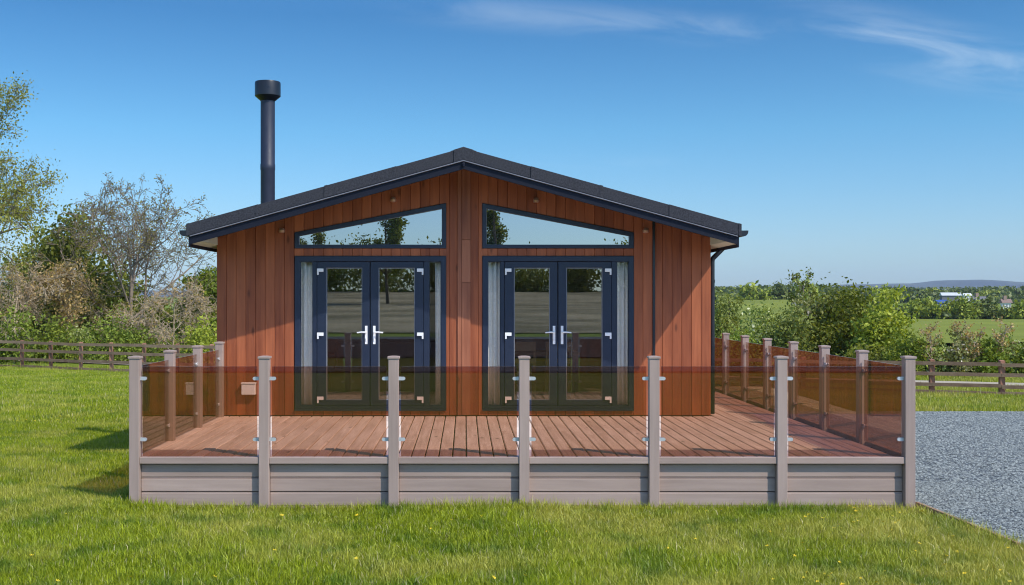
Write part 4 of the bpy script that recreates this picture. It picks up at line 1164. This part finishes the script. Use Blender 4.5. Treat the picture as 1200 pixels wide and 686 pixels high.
for i, (X, Y) in enumerate(flow):
    o = fl0 if i == 0 else fl0.copy()
    if i: COL.objects.link(o)
    o.location = (X, Y, gz(X, Y)); o.rotation_euler = (float(rng.normal(0, .25)), float(rng.normal(0, .25)), float(rng.uniform(0, 6)))
    s = float(rng.uniform(.5, 1.0)); o.scale = (s, s, s * .9)
    tag(o, 'small yellow buttercup flowering in the lawn', 'flower', 'yellow buttercups in the lawn')

# ------------------------------------------------------------------ air
HAZE = True
if HAZE:
    hb = MB(); hb.box(-6900, 6900, -300, 6500, -80, 160); hz_o = hb.build('haze', bpy.data.materials.new('air'))
    m = hz_o.data.materials[0]; m.use_nodes = True; nt = m.node_tree; nt.nodes.clear(); out = nt.nodes.new('ShaderNodeOutputMaterial')
    pv = nt.nodes.new('ShaderNodeVolumePrincipled'); pv.inputs['Color'].default_value = (0.72, 0.84, 1.0, 1); pv.inputs['Density'].default_value = 0.00010
    L(nt, pv.outputs[0], out.inputs['Volume']); hz_o['kind'] = 'stuff'

# ------------------------------------------------------------------ sky, sun, camera
a_, b_ = 0.70, 0.60
sun_dir = Vector((a_, -b_, 1)).normalized()
elev = math.asin(sun_dir.z); rot = math.atan2(sun_dir.x, sun_dir.y)
W = bpy.data.worlds.new('World'); scene.world = W; W.use_nodes = True
nt = W.node_tree; nt.nodes.clear()
wo = nt.nodes.new('ShaderNodeOutputWorld'); bg = nt.nodes.new('ShaderNodeBackground'); bg.inputs[1].default_value = 0.15
sk = nt.nodes.new('ShaderNodeTexSky'); sk.sky_type = 'NISHITA'; sk.sun_disc = False; sk.sun_elevation = elev; sk.sun_rotation = rot
sk.altitude = 100; sk.air_density = 1.0; sk.dust_density = 0.6; sk.ozone_density = 2.0
tc = nt.nodes.new('ShaderNodeTexCoord'); sp = nt.nodes.new('ShaderNodeSeparateXYZ'); L(nt, tc.outputs['Generated'], sp.inputs[0])
ysafe = math_(nt, 'MAXIMUM', sp.outputs[1], 0.05)
u = math_(nt, 'DIVIDE', sp.outputs[0], ysafe); v = math_(nt, 'DIVIDE', sp.outputs[2], ysafe)
cv = nt.nodes.new('ShaderNodeCombineXYZ'); L(nt, math_(nt, 'MULTIPLY', u, 5.0), cv.inputs[0]); L(nt, math_(nt, 'MULTIPLY', math_(nt, 'ADD', v, math_(nt, 'MULTIPLY', u, .09)), 30.0), cv.inputs[1])
cn = noise(nt, cv.outputs[0], 1.0, 7, 0.62, 0.7)
def streak(v0, slope, width, u0, u1, amp):
    line = math_(nt, 'SUBTRACT', v, math_(nt, 'ADD', math_(nt, 'MULTIPLY', u, slope), v0))
    d = math_(nt, 'DIVIDE', math_(nt, 'ABSOLUTE', line), width)
    g = maprange(nt, d, 0.0, 1.0, 1.0, 0.0, True)
    r0 = maprange(nt, u, u0 - .06, u0 + .10, 0, 1, True); r1 = maprange(nt, u, u1 - .08, u1 + .05, 1, 0, True)
    return math_(nt, 'MULTIPLY', math_(nt, 'MULTIPLY', g, math_(nt, 'MULTIPLY', r0, r1)), amp)
s1 = streak(0.262, -0.070, 0.022, -0.05, .44, .18)
s2 = streak(0.345, -0.25, 0.030, .30, .75, .14)
s3 = streak(0.262, -0.11, 0.034, .36, .8, .20)
s4 = streak(0.125, 0.0, 0.010, .07, .17, .14)
cm = math_(nt, 'ADD', math_(nt, 'ADD', s1, s2), math_(nt, 'ADD', s3, s4))
cm = math_(nt, 'MULTIPLY', cm, maprange(nt, cn, .36, .68, 0, 1, True))
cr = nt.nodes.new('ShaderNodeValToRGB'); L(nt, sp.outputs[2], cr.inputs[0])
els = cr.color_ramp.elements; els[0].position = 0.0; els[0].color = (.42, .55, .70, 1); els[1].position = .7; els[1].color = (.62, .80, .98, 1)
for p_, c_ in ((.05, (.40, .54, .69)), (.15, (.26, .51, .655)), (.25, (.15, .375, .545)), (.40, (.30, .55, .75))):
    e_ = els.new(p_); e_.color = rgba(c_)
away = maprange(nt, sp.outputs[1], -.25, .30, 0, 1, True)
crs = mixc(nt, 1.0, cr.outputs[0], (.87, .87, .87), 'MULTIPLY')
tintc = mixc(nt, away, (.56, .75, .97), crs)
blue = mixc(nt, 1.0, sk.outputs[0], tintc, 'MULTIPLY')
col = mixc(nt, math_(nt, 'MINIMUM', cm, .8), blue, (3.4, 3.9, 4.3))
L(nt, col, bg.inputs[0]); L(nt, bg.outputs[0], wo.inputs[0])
sl_ = bpy.data.lights.new('Sun', 'SUN'); sl_.energy = 2.55; sl_.angle = math.radians(0.5); sl_.color = (1.0, 0.95, 0.87)
so = bpy.data.objects.new('Sun', sl_); COL.objects.link(so); so.location = (20, -20, 30)
so.rotation_euler = (-sun_dir).to_track_quat('-Z', 'Y').to_euler()

cam = bpy.data.cameras.new('Camera'); co = bpy.data.objects.new('Camera', cam); COL.objects.link(co)
co.location = (0, 0, EYE); co.rotation_euler = (math.radians(90), 0, 0)
cam.sensor_width = 36; cam.sensor_fit = 'HORIZONTAL'; cam.lens = 36 * F / 1200
cam.shift_x = (600 - VPX) / 1200; cam.shift_y = (VPY - 343) / 1200
cam.clip_end = 20000; cam.clip_start = .1
scene.camera = co
scene.view_settings.view_transform = 'Standard'; scene.view_settings.look = 'None'; scene.view_settings.exposure = 0.75; scene.view_settings.gamma = 1.0
scene.cycles.max_bounces = 8; scene.cycles.transparent_max_bounces = 24; scene.cycles.volume_bounces = 0
scene.cycles.use_denoising = True
scene.cycles.filter_width = 1.1
